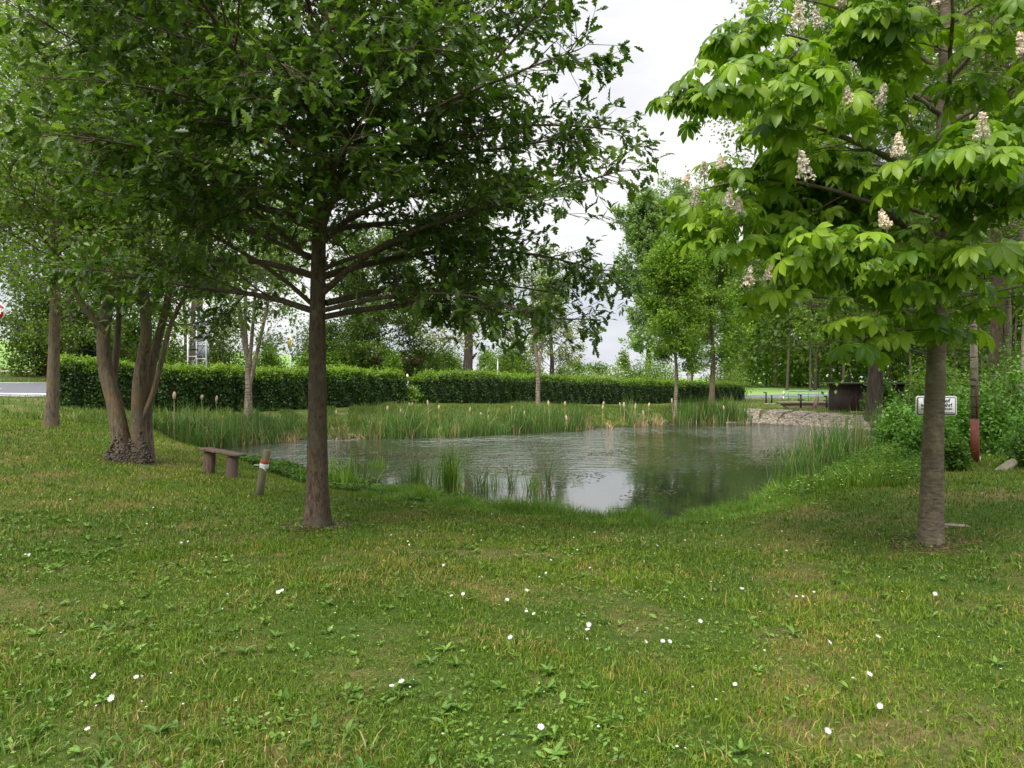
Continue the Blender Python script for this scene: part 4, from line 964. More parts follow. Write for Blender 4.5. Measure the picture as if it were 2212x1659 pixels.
for i, a in enumerate([(735,1050,.62,60,.22,'reed clump just right of the oak trunk by the near bank'),(905,1058,.62,60,.16,'ragged reed clump left of the tall dense one'),(972,1068,.85,90,.10,'tallest dense reed clump standing in the near water'),
        (1040,1060,.5,26,.10,'small thin reed clump right of the tall dense one'),(1072,1048,.40,12,.05,'tiny reed tuft of few blades in the bright water, left of three'),(1103,1055,.42,12,.05,'tiny reed tuft in the bright water, middle of three'),(1148,1062,.5,18,.08,'loose reed tuft beside the mirrored trunk'),
        (1184,1050,.6,9,.03,'last slim reed tuft towards open water'),(1715,1062,.85,90,.22,'bent dark reeds at the right bank reaching into the pond'),(1765,1050,1.0,190,.30,'thick reeds at the right bank'),(1830,1020,1.05,190,.40,'reeds at the right bank nearest the shrubs'),
        (1420,1085,.18,9,.06,'low dead reed stubs in the dark water'),(810,1010,.35,30,.14,'thin short reeds in the shallow water left')]):
    clump(*a, seed=430+i)
# cattail heads
for i, (px, py, top) in enumerate([(834,930,880),(870,925,888),(888,925,876),(886,905,870),(928,935,882),(862,930,896),(1010,925,885),(1042,930,902),(1052,930,905),(1105,925,878),(1130,935,904),(1190,925,880),(1216,920,876),(1222,930,900),(1350,915,875),(1342,920,878),(1298,920,878),(1375,915,880),(1368,925,886),(1386,920,892),(1398,915,880),(1452,905,868),
        (470,955,868),(437,965,868),(373,960,855),(1300,955,885),(1560,905,880),(946,930,884),(725,930,890)]):
    d = hit(px, py)[1]; d = min(d, EYE*F/(935-HZ)); g0 = pt(px+random.uniform(-4,4), py, d); g0[2] = max(gz1(g0[0], g0[1]), -.03); tp = pt(px+random.uniform(-5,5), top+random.uniform(-6,12), d)
    root = thing('cattail', g0, 'pale fluffy cattail head on a dry stalk above the reed belt', 'cattail', 'cattail heads above the reeds')
    s = MB(); s.tube([g0-[0,0,.05], (g0+tp)/2+[.02,0,0], tp], [.007,.006,.005], 5); s.build('stalk', M['stalk'], root, True)
    hh = random.uniform(.13,.2); u = np.linspace(0,1,8); hd = MB(); pts = tp[None]+np.outer(u, [random.uniform(-.03,.03),0,hh])
    hd.tube(pts, .036*np.sin(np.pi*(u*.9+.06))**.6*random.uniform(.7,1.2), 8); hd.build('seed_head', M['fluff'], root, True)
# floating pond weed
mb = MB(); n = 16000; t = r.uniform(0,1,n); bx = r.uniform(-9,8,n); by = np.empty(n)
k1 = r.random(n); by = np.where(k1 < .45, r.normal(15.5,1.0,n)+.03*bx, np.where(k1 < .75, r.normal(19.0,.7,n), r.normal(12.2,.9,n))); 
patch = np.sin(bx*1.1+by*.9)+np.sin(bx*2.7-by*1.9)+np.sin(bx*.5+3) > .3
s = shore_dist(bx, by); k = patch & (s < -.1) & ((bx < 3) | (r.random(n) < .35)); bx, by = bx[k], by[k]; n = len(bx); a = r.normal(0,.5,n)
leaves(mb, T_quad(.35), np.stack([bx, by, np.full(n,.004)], 1), np.stack([np.cos(a), np.sin(a), np.zeros(n)], 1), np.tile([0,0,1.], (n,1))+r.normal(0,.02,(n,3)), r.uniform(.03,.10,n))
tag(mb.build('pond_weed', leaf_mat('pond_weed_leaf', (.05,.055,.025), (.19,.19,.10), .1, 2, spec=.2), None), 'floating flecks of brown-green weed drifting on the pond', 'pond weed', kind='stuff')
# gravel bank
mb = MB(); x, y, o = shore_band(30000, 8, 12, -.15, 2.9, r); k = (x > 9.6); x, y = x[k], y[k]; n = len(x)
ico_v, ico_f = None, None
import bmesh
bm = bmesh.new(); bmesh.ops.create_icosphere(bm, subdivisions=1, radius=1); bm.verts.ensure_lookup_table()
ico_v = np.array([v.co[:] for v in bm.verts]); ico_f = np.array([[v.index for v in f.verts] for f in bm.faces]); bm.free()
sz = r.uniform(.03,.085,n); sc = np.stack([sz*r.uniform(.8,1.5,n), sz*r.uniform(.8,1.3,n), sz*r.uniform(.5,.9,n)], 1); a = r.uniform(0,6.28,n)
V = ico_v[None]*sc[:,None,:]*(1+r.normal(0,.10,(n,len(ico_v),1))); ca, sa = np.cos(a)[:,None], np.sin(a)[:,None]
V = np.stack([V[...,0]*ca-V[...,1]*sa, V[...,0]*sa+V[...,1]*ca, V[...,2]], -1)+np.stack([x, y, gz(x,y)+.02], 1)[:,None,:]
mb.add(V.reshape(-1,3), (np.arange(n)[:,None,None]*len(ico_v)+ico_f[None]).ravel(), np.full(n*len(ico_f), 3))
gm, nt, nd, lk = new_mat('pebble'); gg = N(nt, 'ShaderNodeNewGeometry'); p = N(nt, 'ShaderNodeBsdfPrincipled'); p.inputs['Roughness'].default_value = .9
lk.new(ramp(nt, gg.outputs['Random Per Island'], [(0,(.09,.075,.055)),(.5,(.21,.178,.135)),(1,(.38,.335,.27))]), p.inputs['Base Color']); o_ = N(nt, 'ShaderNodeOutputMaterial'); lk.new(p.outputs[0], o_.inputs[0])
tag(mb.build('gravel', gm), 'bank of pale gravel stones at the far right edge of the pond', 'gravel', kind='stuff')

# ------------------------------------------------------------------ flowers in the lawn
def flower(p, rad, seed, root=None):
    pass
fr = np.random.default_rng(60)
proto = thing('bindweed_flower', (0,0,0), 'white open flower lying in the short lawn grass', 'flower', 'white flowers scattered over the lawn')
pm = MB(); na = 10; V = [[0,0,-.006]]
for i in range(na*2): a = i/(na*2)*6.2832; V.append([math.cos(a)*.45, math.sin(a)*.45, .004])
for i in range(na*2): a = i/(na*2)*6.2832; q_ = 1.0 if i % 4 else .86; V.append([math.cos(a)*q_, math.sin(a)*q_, .012+.02*(i % 2)])
V = np.array(V)*np.array([.017,.017,.35]); m2 = na*2; fl = []; sz = []
for i in range(m2): j = (i+1) % m2; fl += [0,1+i,1+j]; sz.append(3); fl += [1+i,1+m2+i,1+m2+j,1+j]; sz.append(4)
pm.add(V, fl, sz); pm.build('petals', M['petal'], proto)
cm_ = MB(); cm_.add(ico_v*np.array([.0036,.0036,.003])+[0,0,.003], ico_f.ravel(), np.full(len(ico_f),3)); cm_.build('centre', M['pollen'], proto)
fl_px = [(880,1183),(884,1192),(390,1187),(405,1184),(52,1213),(60,1216),(465,1220),(608,1296),(600,1298),(958,1237),(1275,1242),(1165,1265),(845,1510),(867,1508),(1103,1400),(1272,1371),(1270,1385),(1395,1409),(1447,1409),(1433,1411),(1590,1508),(1722,1309),(1736,1309),(1793,1414),
   (200,1490),(291,1497),(238,1546),(1137,1343),(1154,1348),(1095,1319),(1137,1295),(1513,1364),(1604,1293),(2022,1305),(1790,1612),(1168,1612),(1848,1186),(1190,1226),(1000,1305),(975,1309),(1180,1255),(1247,1203),(1900,1170),(1690,1160),(1130,1150),(1285,1162),(1420,1192),(1040,1180),(655,1130),(315,1145),(185,1612),(1898,1400),(1905,1560),(1880,1490),(1760,1300),(845,1168),(1330,1175),(330,1108),(150,1090),(1240,1175),(1480,1180),(1560,1170),(1640,1190),(1700,1205)]
first = True
for (px, py) in fl_px:
    p = hit(px, py); s = fr.uniform(.7,1.2)*(1.0 if py > 1280 else .75); p = p+[0,0,.055]
    o = dup(proto, p, rz=fr.uniform(0,6.28), scale=s*.85); o.rotation_euler = (.5+fr.normal(0,.25), fr.normal(0,.2), fr.uniform(-1,1))
for ch in list(proto.children): bpy.data.objects.remove(ch, do_unlink=True)
bpy.data.objects.remove(proto, do_unlink=True)
# small daisies and yellow flowers too many to tell apart near the shore
mb = MB(); n = 260; x, y, R = polar(n, 3, 11, -36, 36, 1.0); s = shore_dist(x, y); k = s > .5; x, y = x[k], y[k]; n = len(x); a = r.uniform(0,6.28,n)
leaves(mb, T_quad(.9), np.stack([x, y, gz(x,y)+.045], 1), np.stack([np.cos(a), np.sin(a), np.zeros(n)], 1), np.tile([0,-.3,1.], (n,1)), r.uniform(.008,.017,n))
tag(mb.build('tiny_daisies', M['petal']), 'tiny white daisies and fallen petals sprinkled in the lawn', 'daisies', kind='stuff')
mb = MB(); n = 90; x = r.uniform(3.6,5.6,n); y = r.uniform(9.0,11.5,n); k = shore_dist(x,y) > .2; x, y = x[k], y[k]; n = len(x); a = r.uniform(0,6.28,n)
leaves(mb, T_quad(.9), np.stack([x, y, gz(x,y)+r.uniform(.15,.3,n)], 1), np.stack([np.cos(a), np.sin(a), np.zeros(n)], 1), np.tile([0,-.3,1.], (n,1)), r.uniform(.015,.025,n))
tag(mb.build('buttercups', M['pollen']), 'small yellow flowers in the long grass at the right shore', 'flowers', kind='stuff')

# ------------------------------------------------------------------ objects
# bench: plank on two logs
b1 = hit(450,1022); b2 = hit(500,1033)
d1 = b1[1]; t1 = pt(453,978,d1); t2 = pt(502,987,b2[1])
root = thing('log_bench', (b1+b2)/2, 'rough low bench of one plank on two upright logs beside the pond', 'bench')
for b, t in ((b1, t1), (b2, t2)):
    mb = MB(); trunk_mesh(mb, [b-[0,0,.1], (b+t)/2+[.005,0,0], t], .105, .098, 14, 1.05, rng, .04)
    mb.v.append(np.array([t])); mb.build('leg', M['wood'], root, True)
mb = MB(); a = pt(438,971,d1+.05); b_ = pt(522,986,b2[1]-.05); nseg = 14; V = []
dirv = nrm(b_-a); side = nrm(np.cross(dirv, [0,0,1.]))
for i in range(nseg+1):
    c = a+(b_-a)*i/nseg+[0,0,.002*math.sin(i*1.1)]; wd = .14*(1-.2*(i in (0,nseg)))+.005*math.sin(i*2.3)
    for sx, z in ((-1,0),(1,0),(1,.035),(-1,.035)): V.append(c+side*wd*sx+[0,0,z+.003*math.sin(i*1.7+sx)])
i = np.arange(nseg)[:,None]*4; fq = []
for k in range(nseg):
    for j in range(4): fq.append([k*4+j, k*4+(j+1) % 4, k*4+4+(j+1) % 4, k*4+4+j])
fq += [[0,3,2,1],[nseg*4,nseg*4+1,nseg*4+2,nseg*4+3]]
mb.quads(np.array(V), np.array(fq)[:, ::-1]); mb.build('seat', M['wood'], root)
# post with tape
pb_ = hit(556,1071); dp = pb_[1]; ptop = pt(577,972,dp)
root = thing('wooden_post', pb_, 'leaning round wooden post with red and white tape wound round it', 'post')
mb = MB(); mb.tube([pb_-[0,0,.15], pb_*.5+ptop*.5, ptop], [.062,.060,.056], 14); mb.build('shaft', M['post'], root, True)
for f0, f1, mt, nm in ((.705,.79,'pinktape','red_tape'),(.60,.70,'white','white_tape')):
    mb = MB(); us = np.linspace(f0, f1, 6); pts = pb_[None]+(ptop-pb_)[None]*us[:,None]; mb.tube(pts, np.array([.063,.069,.066,.070,.065,.066]), 14)
    if nm == 'white_tape': c = pb_+(ptop-pb_)*.68; mb.bar(c+[-.05,-.04,-.005], c+[-.13,-.05,.0], .035, .006); mb.bar(c+[-.02,-.06,-.02], c+[.05,-.065,-.09], .03, .006)
    mb.build(nm, M[mt], root)
# round sticks / delineator posts
def delineator(px, d, ytop, label):
    b = at(px, d); top = EYE-(ytop-HZ)/F*d; h = top-b[2]
    root = thing('delineator_post', b, label, 'marker post', 'white roadside delineator posts')
    mb = MB(); sec = np.array([[-.06,0],[0,-.05],[.06,0],[0,.05]]); zs = [0,.02,h-.08,h]; V = []
    for z, s in ((-.1,1),(h-.06,1),(h,.55)):
        for a in sec: V.append([b[0]+a[0]*s, b[1]+a[1]*s, b[2]+z])
    fq = [[k*4+j, k*4+(j+1) % 4, k*4+4+(j+1) % 4, k*4+4+j] for k in range(2) for j in range(4)]+[[8,9,10,11]]
    mb.quads(np.array(V), fq); mb.build('body', M['white'], root)
    mb = MB(); V = []
    for z, dz in ((h-.36,0),(h-.18,0)):
        for a in sec: V.append([b[0]+a[0]*1.03, b[1]+a[1]*1.03, b[2]+z+(a[0]*.6)])
    mb.quads(np.array(V), [[j, (j+1) % 4, 4+(j+1) % 4, 4+j] for j in range(4)]); mb.build('black_band', M['black'], root)
    mb = MB(); mb.box((b[0]-.02,b[1]-.037,b[2]+h-.27), (.03,.012,.1)); mb.build('reflector', M['white'], root)
gx = 880
delineator(880, 36.2, 808, 'white delineator post with black band in the gap between the hedges')
delineator(1693, 57.5, 845, 'white delineator post with black band beside the road left of the green railing')
delineator(2005, 55, 848, 'white delineator post with black band by the road behind the warning sign')
# diamond priority sign
b = at(628, 32.6); cz = EYE+(HZ-739)/F*32.6
root = thing('priority_sign', b, 'yellow and white diamond road sign on a grey post behind the left hedge', 'road sign')
MB().tube([b-[0,0,.1], [b[0],b[1]+.03,cz+.3]], .03, 10).build('post', M['steel'], root, True)
ang = math.radians(-53)
def diamond(s, y0, th):
    a = np.array([[0,s],[s,0],[0,-s],[-s,0]]); c, sn = math.cos(ang), math.sin(ang); V = []
    for yy in (y0, y0+th):
        for x_, z_ in a: V.append([b[0]+x_*c-yy*sn*-1*0+yy*(-sn)*-1*0+ x_*0 + (-yy*sn)*0, b[1]+x_*sn, cz+z_]); V[-1][0] += yy*sn; V[-1][1] -= yy*c*1.0
    return np.array(V), [[0,1,2,3],[7,6,5,4],[0,4,5,1],[1,5,6,2],[2,6,7,3],[3,7,4,0]]
for s, y0, mt, nm in ((.44,.03,'black','border'),(.425,.042,'white','white_plate'),(.27,.056,'yellow','yellow_panel')):
    v, q_ = diamond(s, y0, .010); MB().quads(v, q_).build(nm, M[mt], root)
# stop sign at the left edge
b = at(-13, 23.5); cz = EYE+(HZ-673)/F*23.5
root = thing('stop_sign', b, 'red octagonal stop sign at the left edge by the road', 'road sign')
MB().tube([b-[0,0,.1], [b[0],b[1]+.05,cz+.3]], .032, 10).build('post', M['steel'], root, True)
def prism(poly, c, y0, th):
    n = len(poly); V = [[c[0]+x_, c[1]+y0, c[2]+z_] for x_, z_ in poly]+[[c[0]+x_, c[1]+y0+th, c[2]+z_] for x_, z_ in poly]
    mb = MB(); l = list(range(n))+list(range(2*n-1, n-1, -1)); s = [n, n]
    for i in range(n): j = (i+1) % n; l += [i, n+i, n+j, j]; s.append(4)
    return mb.add(V, l, s)
octa = lambda R: [(R*math.cos(math.radians(22.5+45*i)), R*math.sin(math.radians(22.5+45*i))) for i in range(8)]
cc = (b[0], b[1], cz)
prism(octa(.39), cc, 0, .02).build('white_border', M['white'], root); prism(octa(.355), cc, -.006, .005).build('red_face', M['red'], root)
def text(s, loc, size, mat, root, align='CENTER', name='lettering', bold=.0, rz=0):
    cu = bpy.data.curves.new(name, 'FONT'); cu.body = s; cu.size = size; cu.align_x = align; cu.align_y = 'CENTER'; cu.extrude = .001; cu.offset = bold; cu.space_character = 1.04
    cu.materials.append(mat); o = bpy.data.objects.new(name, cu); C.objects.link(o); o.parent = root
    bpy.context.view_layer.update(); me = bpy.data.meshes.new_from_object(o.evaluated_get(bpy.context.evaluated_depsgraph_get())); bpy.data.objects.remove(o, do_unlink=True)
    o = bpy.data.objects.new(name, me); C.objects.link(o); o.parent = root
    o.location = tuple(np.array(loc)-loc_of(root)); o.rotation_euler = (math.pi/2, 0, rz); return o
text('STOP', (cc[0], cc[1]-.009, cc[2]), .27, M['white'], root, bold=.006)
# steel lattice behind a big direction sign
d = 34.0; root = thing('sign_frame', at(428, d), 'tall galvanised steel lattice carrying the back of a big grey sign', 'sign frame')
xs_ = [406, 425, 446]; tops = [722, 672, 662]; dd = [1.2, .3, -.6]; P_ = []
for px, tp, e in zip(xs_, tops, dd):
    bb_ = at(px, d+e); tpv = pt(px, tp, d+e); MB().tube([bb_-[0,0,.2], tpv], .04, 8).build('mast', M['steel'], root, True); P_.append((px, d+e, bb_[2], tpv[2]))
def fp(i, y_): px, d_, _, _ = P_[i]; return pt(px, y_, d_)
br = MB()
for y_ in (730, 770, 806):
    br.tube([fp(0,y_), fp(1,y_)], .022, 6)
for y_ in (700, 745, 775, 806): br.tube([fp(1,y_), fp(2,y_)], .022, 6)
for a_, b_2, i, j in ((765,728,0,1),(806,770,0,1),(728,690,0,1),(812,772,1,2),(768,735,1,2),(730,690,1,2)): br.tube([fp(i,a_), fp(j,b_2)], .02, 6)
br.build('bracing', M['steel'], root, True)
a = pt(428,772,d+.2); e = pt(452,772,d-1.4); 
for k in range(3):
    y1 = 672+k*33; V = [pt(430,y1+31,d+.3), pt(453,y1+31,d-.7), pt(453,y1,d-.7), pt(430,y1,d+.3)]; V = np.array(V); V[:,2] = np.array([EYE+(HZ-y1-31)/F*d]*2+[EYE+(HZ-y1)/F*d]*2)
    nn_ = nrm(np.cross(V[1]-V[0], V[3]-V[0]))*.04; VV = np.r_[V, V+nn_]
    MB().quads(VV, [[0,1,2,3],[7,6,5,4],[0,4,5,1],[1,5,6,2],[2,6,7,3],[3,7,4,0]]).build('sign_panel', M['alu'], root)
# warning sign
ds = 9.8; sc_ = pt(2023,877,ds); gb = at(2024, ds+.06)
root = thing('warning_sign', gb, 'white rectangular warning notice with black border on a post behind the chestnut trunk', 'sign')
MB().tube([gb-[0,0,.2], [gb[0],gb[1],sc_[2]+.12]], .026, 10).build('post', M['steel'], root, True)
def rrect(w, h, rr, n=5):
    o = []
    for cx_, cy_, a0 in ((w/2-rr,h/2-rr,0),(-w/2+rr,h/2-rr,90),(-w/2+rr,-h/2+rr,180),(w/2-rr,-h/2+rr,270)):
        for k in range(n+1): a = math.radians(a0+90*k/n); o.append((cx_+rr*math.cos(a), cy_+rr*math.sin(a)))
    return o
W_, H_ = .565, .275
prism(rrect(W_,H_,.03), sc_, 0, .008).build('board', M['white'], root)
prism(rrect(W_-.03,H_-.03,.024), sc_, -.003, .002).build('black_border', M['black'], root)
prism(rrect(W_-.052,H_-.052,.018), sc_, -.006, .002).build('face', M['white'], root)
yy = sc_[1]-.0085
text('Betreten auf', (sc_[0], yy, sc_[2]+.075), .070, M['black'], root, bold=.0016)
text('eigene Gefahr!', (sc_[0], yy, sc_[2]+.012), .070, M['black'], root, bold=.0016)
text('Eltern haften für ihre Kinder', (sc_[0], yy, sc_[2]-.040), .036, M['black'], root, bold=.0006)
text('Gemeindeverwaltung', (sc_[0]+.165, yy, sc_[2]-.092), .017, M['black'], root, bold=.0004)
sp = pt(2030,911,ds)
MB().box((sp[0]+.0, sp[1]-.001, sp[2]), (.13,.008,.17)).build('small_board', M['white'], root)
MB().box((sp[0]+.0, sp[1]-.007, sp[2]), (.11,.003,.145)).build('faded_panel', M['pinkred'], root)
MB().box((sp[0]+.02, sp[1]-.0095, sp[2]-.005), (.03,.002,.012)).build('arrow_mark', M['black'], root)
# pole with red foot
pp = hit(2108,1000); dq = pp[1]
root = thing('painted_pole', pp, 'tall thin pale pole with a red painted foot among the shrubs', 'pole')
def ppx(px, py, dd=0): return pt(px, py, dq+dd)
MB().tube([pp-[0,0,.2], ppx(2106,905)], [.066,.062], 12).build('red_foot', M['rust'], root, True)
MB().tube([ppx(2106,905), ppx(2104,780), ppx(2102,700), ppx(2100,480), ppx(2098,250)], [.058,.055,.052,.048,.045], 12).build('shaft', M['barkg'], root, True)
st_ = MB(); st_.tube([ppx(2110,904,-.045), ppx(2109,850,-.045), ppx(2107,800,-.045)], [.022,.016,.006], 6); st_.build('red_streak', M['rust'], root, True)
# boulders
def boulder(px, py, sx, sy, sz, label, seed, tilt=0, mat='stone', name='boulder', cat='stone'):
    c = hit(px, py); rr = np.random.default_rng(seed); bm = bmesh.new(); bmesh.ops.create_icosphere(bm, subdivisions=3, radius=1)
    v = np.array([q.co[:] for q in bm.verts]); f = np.array([[q.index for q in ff.verts] for ff in bm.faces]); bm.free()
    k = 1+.12*np.sin(v[:,0]*3+rr.uniform(0,6))+.1*np.sin(v[:,1]*4+rr.uniform(0,6))+.08*np.sin(v[:,2]*5+v[:,0]*3)
    v = np.sign(v)*np.abs(v)**.8*k[:,None]*np.array([sx,sy,sz]); ct, stt = math.cos(tilt), math.sin(tilt)
    v = np.stack([v[:,0]*ct-v[:,2]*stt, v[:,1], v[:,0]*stt+v[:,2]*ct], 1)
    root = MB(); root.add(v+[0,0,sz*.55], f.ravel(), np.full(len(f),3)); o = root.build(name, M[mat], None, True); o.location = tuple(c)
    return tag(o, label, cat)
boulder(2176,1016,.19,.10,.06,'pointed lichen-grey stone slab leaning in the shrubs at right',1,.75)
boulder(2206,1002,.12,.12,.22,'upright grey stone at the right edge of the picture',2)
boulder(2112,996,.045,.05,.06,'small white stone at the foot of the red pole',3,0,'white','white_stone')
boulder(2062,1140,.13,.07,.02,'flat pale stone in the lawn right of the chestnut trunk',4,0,'stone','flat_stone')
# dark log at the water's edge
lg = pt(1905,926,27.2)
mb = MB(); trunk_mesh(mb, [pt(1888,921,27.6), pt(1903,925,27.2), pt(1921,931,26.9)], .12, .10, 10, 1.0, rng, .12); o = mb.build('fallen_log', M['barkd'], None, True); tag(o, 'dark rotting log lying at the right end of the gravel bank', 'log')
# shed
sb = at(1882, 33.5); wS, dS, hS = 2.6, 2.2, 1.35
root = thing('shed', sb, 'small dark wooden shed with flat felt roof behind the gravel bank', 'shed')
x0 = (1846-CX)/F*33; z0_ = sb[2]
mb = MB(); mb.box((x0+wS/2, 33.5+dS/2, z0_+hS/2-.1), (wS, dS, hS+.2)); mb.build('walls', M['shed'], root)
mb = MB()
for k in range(13): mb.box((x0+.1+k*.2, 33.5-.012, z0_+hS/2), (.185,.022,hS-.03))
mb.build('cladding', M['shed'], root)
mb = MB(); mb.box((x0+wS/2-.05, 33.5+dS/2-.1, z0_+hS+.04), (wS+.55, dS+.6, .08)); mb.build('roof', M['roof'], root)
mb = MB(); mb.box((x0+.75, 33.5-.03, z0_+.58), (.62,.03,1.1)); dr_ = mb.build('door', M['shed'], root)
mb = MB(); mb.box((x0+.98, 33.5-.055, z0_+.6), (.03,.02,.12)); mb.build('handle', M['steel'], dr_)
mb = MB(); mb.box((x0+wS/2, 33.5-.02, z0_+.02), (wS+.06,.08,.12)); mb.build('plinth', M['concrete'], root)
# culvert bridge with green railing
db = 41.0; zt = EYE-(868-HZ)/F*db; xa = (1690-CX)/F*db; xb = (1812-CX)/F*db
root = thing('culvert_bridge', (xa, db, gz1(xa, db)), 'low pinkish concrete culvert wall under the green railing', 'bridge')
V = np.array([[xa,db,zt-.12],[xb,db,zt-.12],[xb-.75,db,zt-.85],[xa+1.1,db,zt-.85]]); V2 = V+[0,.5,0]
MB().quads(np.r_[V, V2], [[3,2,1,0],[4,5,6,7],[0,1,5,4],[1,2,6,5],[2,3,7,6],[3,0,4,7]]).build('wall', M['concrete'], root)
mb = MB(); mb.box(((xa+xb)/2, db+.22, zt-.05), (xb-xa+.3, .6, .14)); mb.build('coping', M['stone'], root)
z1 = zt+.02; rt = EYE-(845-HZ)/F*db
root = thing('green_railing', (xa, db, zt), 'pale green tubular railing on the culvert bridge beside the road', 'railing')
xra, xrb = (1703-CX)/F*(db+.3), (1812-CX)/F*(db+.3)
for k in range(6): xx = xra+(xrb-xra)*k/5; MB().tube([[xx,db+.3,z1], [xx,db+.3,rt]], .03, 8).build('post', M['green'], root, True)
for zz, nm in ((rt,'top_rail'),(z1+(rt-z1)*.5,'middle_rail')): MB().tube([[xra-.25*(nm=='middle_rail'),db+.3,zz],[xrb,db+.3,zz-.05]], .028, 8).build(nm, M['green'], root, True)
# white rail behind the hedge end
root = thing('roadside_rail', at(1540, 71), 'pale steel handrail across the road behind the hedge end', 'railing')
p1 = pt(1488,830,71); p2 = pt(1594,835,71)
MB().tube([p1, p2], .045, 8).build('top_rail', M['steel'], root, True)
for f_ in (0,.33,.66,1): c = p1+(p2-p1)*f_; MB().tube([[c[0],c[1],gz1(c[0],c[1])-.1], c], .04, 8).build('post', M['steel'], root, True)
# black posts on the grassy bank
for i, (px, yb, yt, lab) in enumerate([(1655,868,848,'black iron post with small top plate, left one of the close pair'),(1667,873,853,'short black iron post, right one of the close pair'),(1730,873,853,'black iron post with side brackets left of the culvert'),(1786,874,856,'black iron post with side bracket before the culvert wall')]):
    d_ = 45.0 if i < 2 else 39.0; b = at(px, d_); b[2] = max(b[2]-.1, EYE-(yb-HZ)/F*d_-.0); h = (yb-yt)/F*d_
    root = thing('iron_post', (b[0], b[1], gz1(b[0], b[1])), lab, 'post', 'black iron posts on the bank')
    zb = EYE-(yb-HZ)/F*d_
    MB().tube([[b[0],b[1],gz1(b[0],b[1])-.1],[b[0],b[1],zb+h]], .055, 8).build('shaft', M['black'], root, True)
    if i != 1: MB().box((b[0]-.07,b[1],zb+h), (.17,.1,.06)).build('top_plate', M['black'], root)
    if i > 1: MB().box((b[0],b[1],zb+h*.45), (.36,.08,.06)).build('bracket', M['black'], root)
    MB().box((b[0],b[1],gz1(b[0],b[1])+.03), (.3,.3,.14)).build('footing', M['concrete'], root)
b = at(1757, 39.8); root = thing('leaning_plank', b, 'grey weathered plank leaning beside the culvert mouth', 'plank')
MB().bar(b-[0,0,.1], pt(1766,857,40.2), .2, .08).build('board', M['wood'], root)
# little white stake behind hedge, dark hut
b = at(1075, 56); root = thing('white_stake', b, 'thin white stake in front of the small left hawthorn', 'stake'); MB().tube([b, pt(1075,778,56)], [.06,.05], 6).build('shaft', M['white'], root, True); MB().tube([pt(1075,778,56), pt(1075,776.5,56)], [.075,.04], 6).build('cap', M['white'], root, True)
hb = at(840, 58); root = thing('low_barn', hb, 'long low dark barn with reddish roof behind the left hedge', 'barn')
xa, xb = (700-CX)/F*58, (905-CX)/F*58
MB().box(((xa+xb)/2, 60, hb[2]+.7), (xb-xa, 4, 1.6)).build('walls', M['shed'], root)
mb = MB(); xm = (xa+xb)/2; L2 = (xb-xa)/2+.3; V = [[xm-L2,57.6,hb[2]+1.5],[xm+L2,57.6,hb[2]+1.5],[xm+L2,62.4,hb[2]+1.5],[xm-L2,62.4,hb[2]+1.5],[xm-L2,60,hb[2]+2.3],[xm+L2,60,hb[2]+2.3]]
mb.add(V, [0,1,5,4, 2,3,4,5, 0,4,3, 1,2,5, 0,3,2,1], [4,4,3,3,4]); mb.build('roof', plain('old_roof_tiles', (.10,.04,.03), .8, var=.3), root)

# ------------------------------------------------------------------ world, sun, camera
w = bpy.data.worlds.new('World'); bpy.context.scene.world = w; w.use_nodes = True; nt = w.node_tree; nt.nodes.clear(); lk = nt.links
SUN_EL, SUN_AZ = math.radians(52), math.radians(215)     # azimuth clockwise from +Y
sky = N(nt, 'ShaderNodeTexSky', sky_type='NISHITA'); sky.sun_disc = False; sky.sun_elevation = SUN_EL; sky.sun_rotation = SUN_AZ
b1_ = N(nt, 'ShaderNodeBackground'); b1_.inputs[1].default_value = .1; lk.new(sky.outputs[0], b1_.inputs[0])
tc = N(nt, 'ShaderNodeTexCoord'); sx = N(nt, 'ShaderNodeSeparateXYZ'); lk.new(tc.outputs['Generated'], sx.inputs[0])
mp_ = N(nt, 'ShaderNodeMapping'); mp_.inputs['Scale'].default_value = (1,1,2.6); lk.new(tc.outputs['Generated'], mp_.inputs[0])
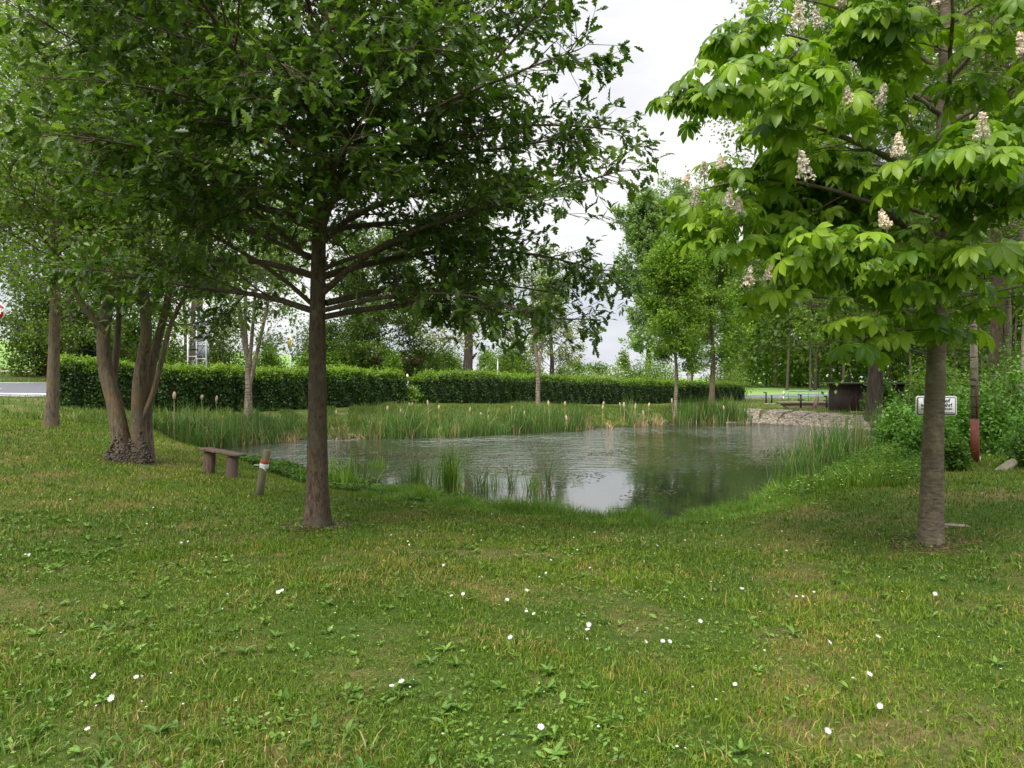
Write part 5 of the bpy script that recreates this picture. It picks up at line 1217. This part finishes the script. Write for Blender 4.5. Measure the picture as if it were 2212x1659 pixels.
nz = N(nt, 'ShaderNodeTexNoise'); nz.inputs['Scale'].default_value = 2.3; nz.inputs['Detail'].default_value = 5; nz.inputs['Roughness'].default_value = .5; lk.new(mp_.outputs[0], nz.inputs['Vector'])
cloud = ramp(nt, nz.outputs[0], [(.40, (.68,.705,.78)), (.48, (.85,.86,.895)), (.57, (1.0,.985,.965))])
el = N(nt, 'ShaderNodeMapRange'); lk.new(sx.outputs[2], el.inputs[0]); el.inputs[1].default_value = .46; el.inputs[2].default_value = .95; el.inputs[3].default_value = .80; el.inputs[4].default_value = 3.3
b2_ = N(nt, 'ShaderNodeBackground'); lk.new(cloud, b2_.inputs[0]); lk.new(el.outputs[0], b2_.inputs[1])
ms = N(nt, 'ShaderNodeMixShader'); ms.inputs[0].default_value = .93; lk.new(b1_.outputs[0], ms.inputs[1]); lk.new(b2_.outputs[0], ms.inputs[2])
wo = N(nt, 'ShaderNodeOutputWorld'); lk.new(ms.outputs[0], wo.inputs[0])
sl_ = bpy.data.lights.new('sun', 'SUN'); sl_.energy = 2.6; sl_.angle = math.radians(14); sl_.color = (1,.93,.82)
so = bpy.data.objects.new('sun', sl_); C.objects.link(so)
dv = Vector((math.sin(SUN_AZ)*math.cos(SUN_EL), math.cos(SUN_AZ)*math.cos(SUN_EL), math.sin(SUN_EL)))
so.rotation_euler = dv.to_track_quat('Z', 'Y').to_euler()
cam = bpy.data.cameras.new('camera'); co = bpy.data.objects.new('camera', cam); C.objects.link(co)
co.location = (0,0,EYE); cam.sensor_width = 36; cam.lens = 36*F/2212; cam.clip_start = .05; cam.clip_end = 3000
co.rotation_euler = (math.pi/2-math.atan((829.5-HZ)/F), 0, 0)
sc = bpy.context.scene; sc.camera = co
sc.view_settings.view_transform = 'Standard'; sc.view_settings.look = 'None'; sc.view_settings.exposure = .48; sc.view_settings.gamma = 1
sc.cycles.max_bounces = 6; sc.cycles.diffuse_bounces = 4; sc.cycles.glossy_bounces = 3; sc.cycles.transmission_bounces = 4
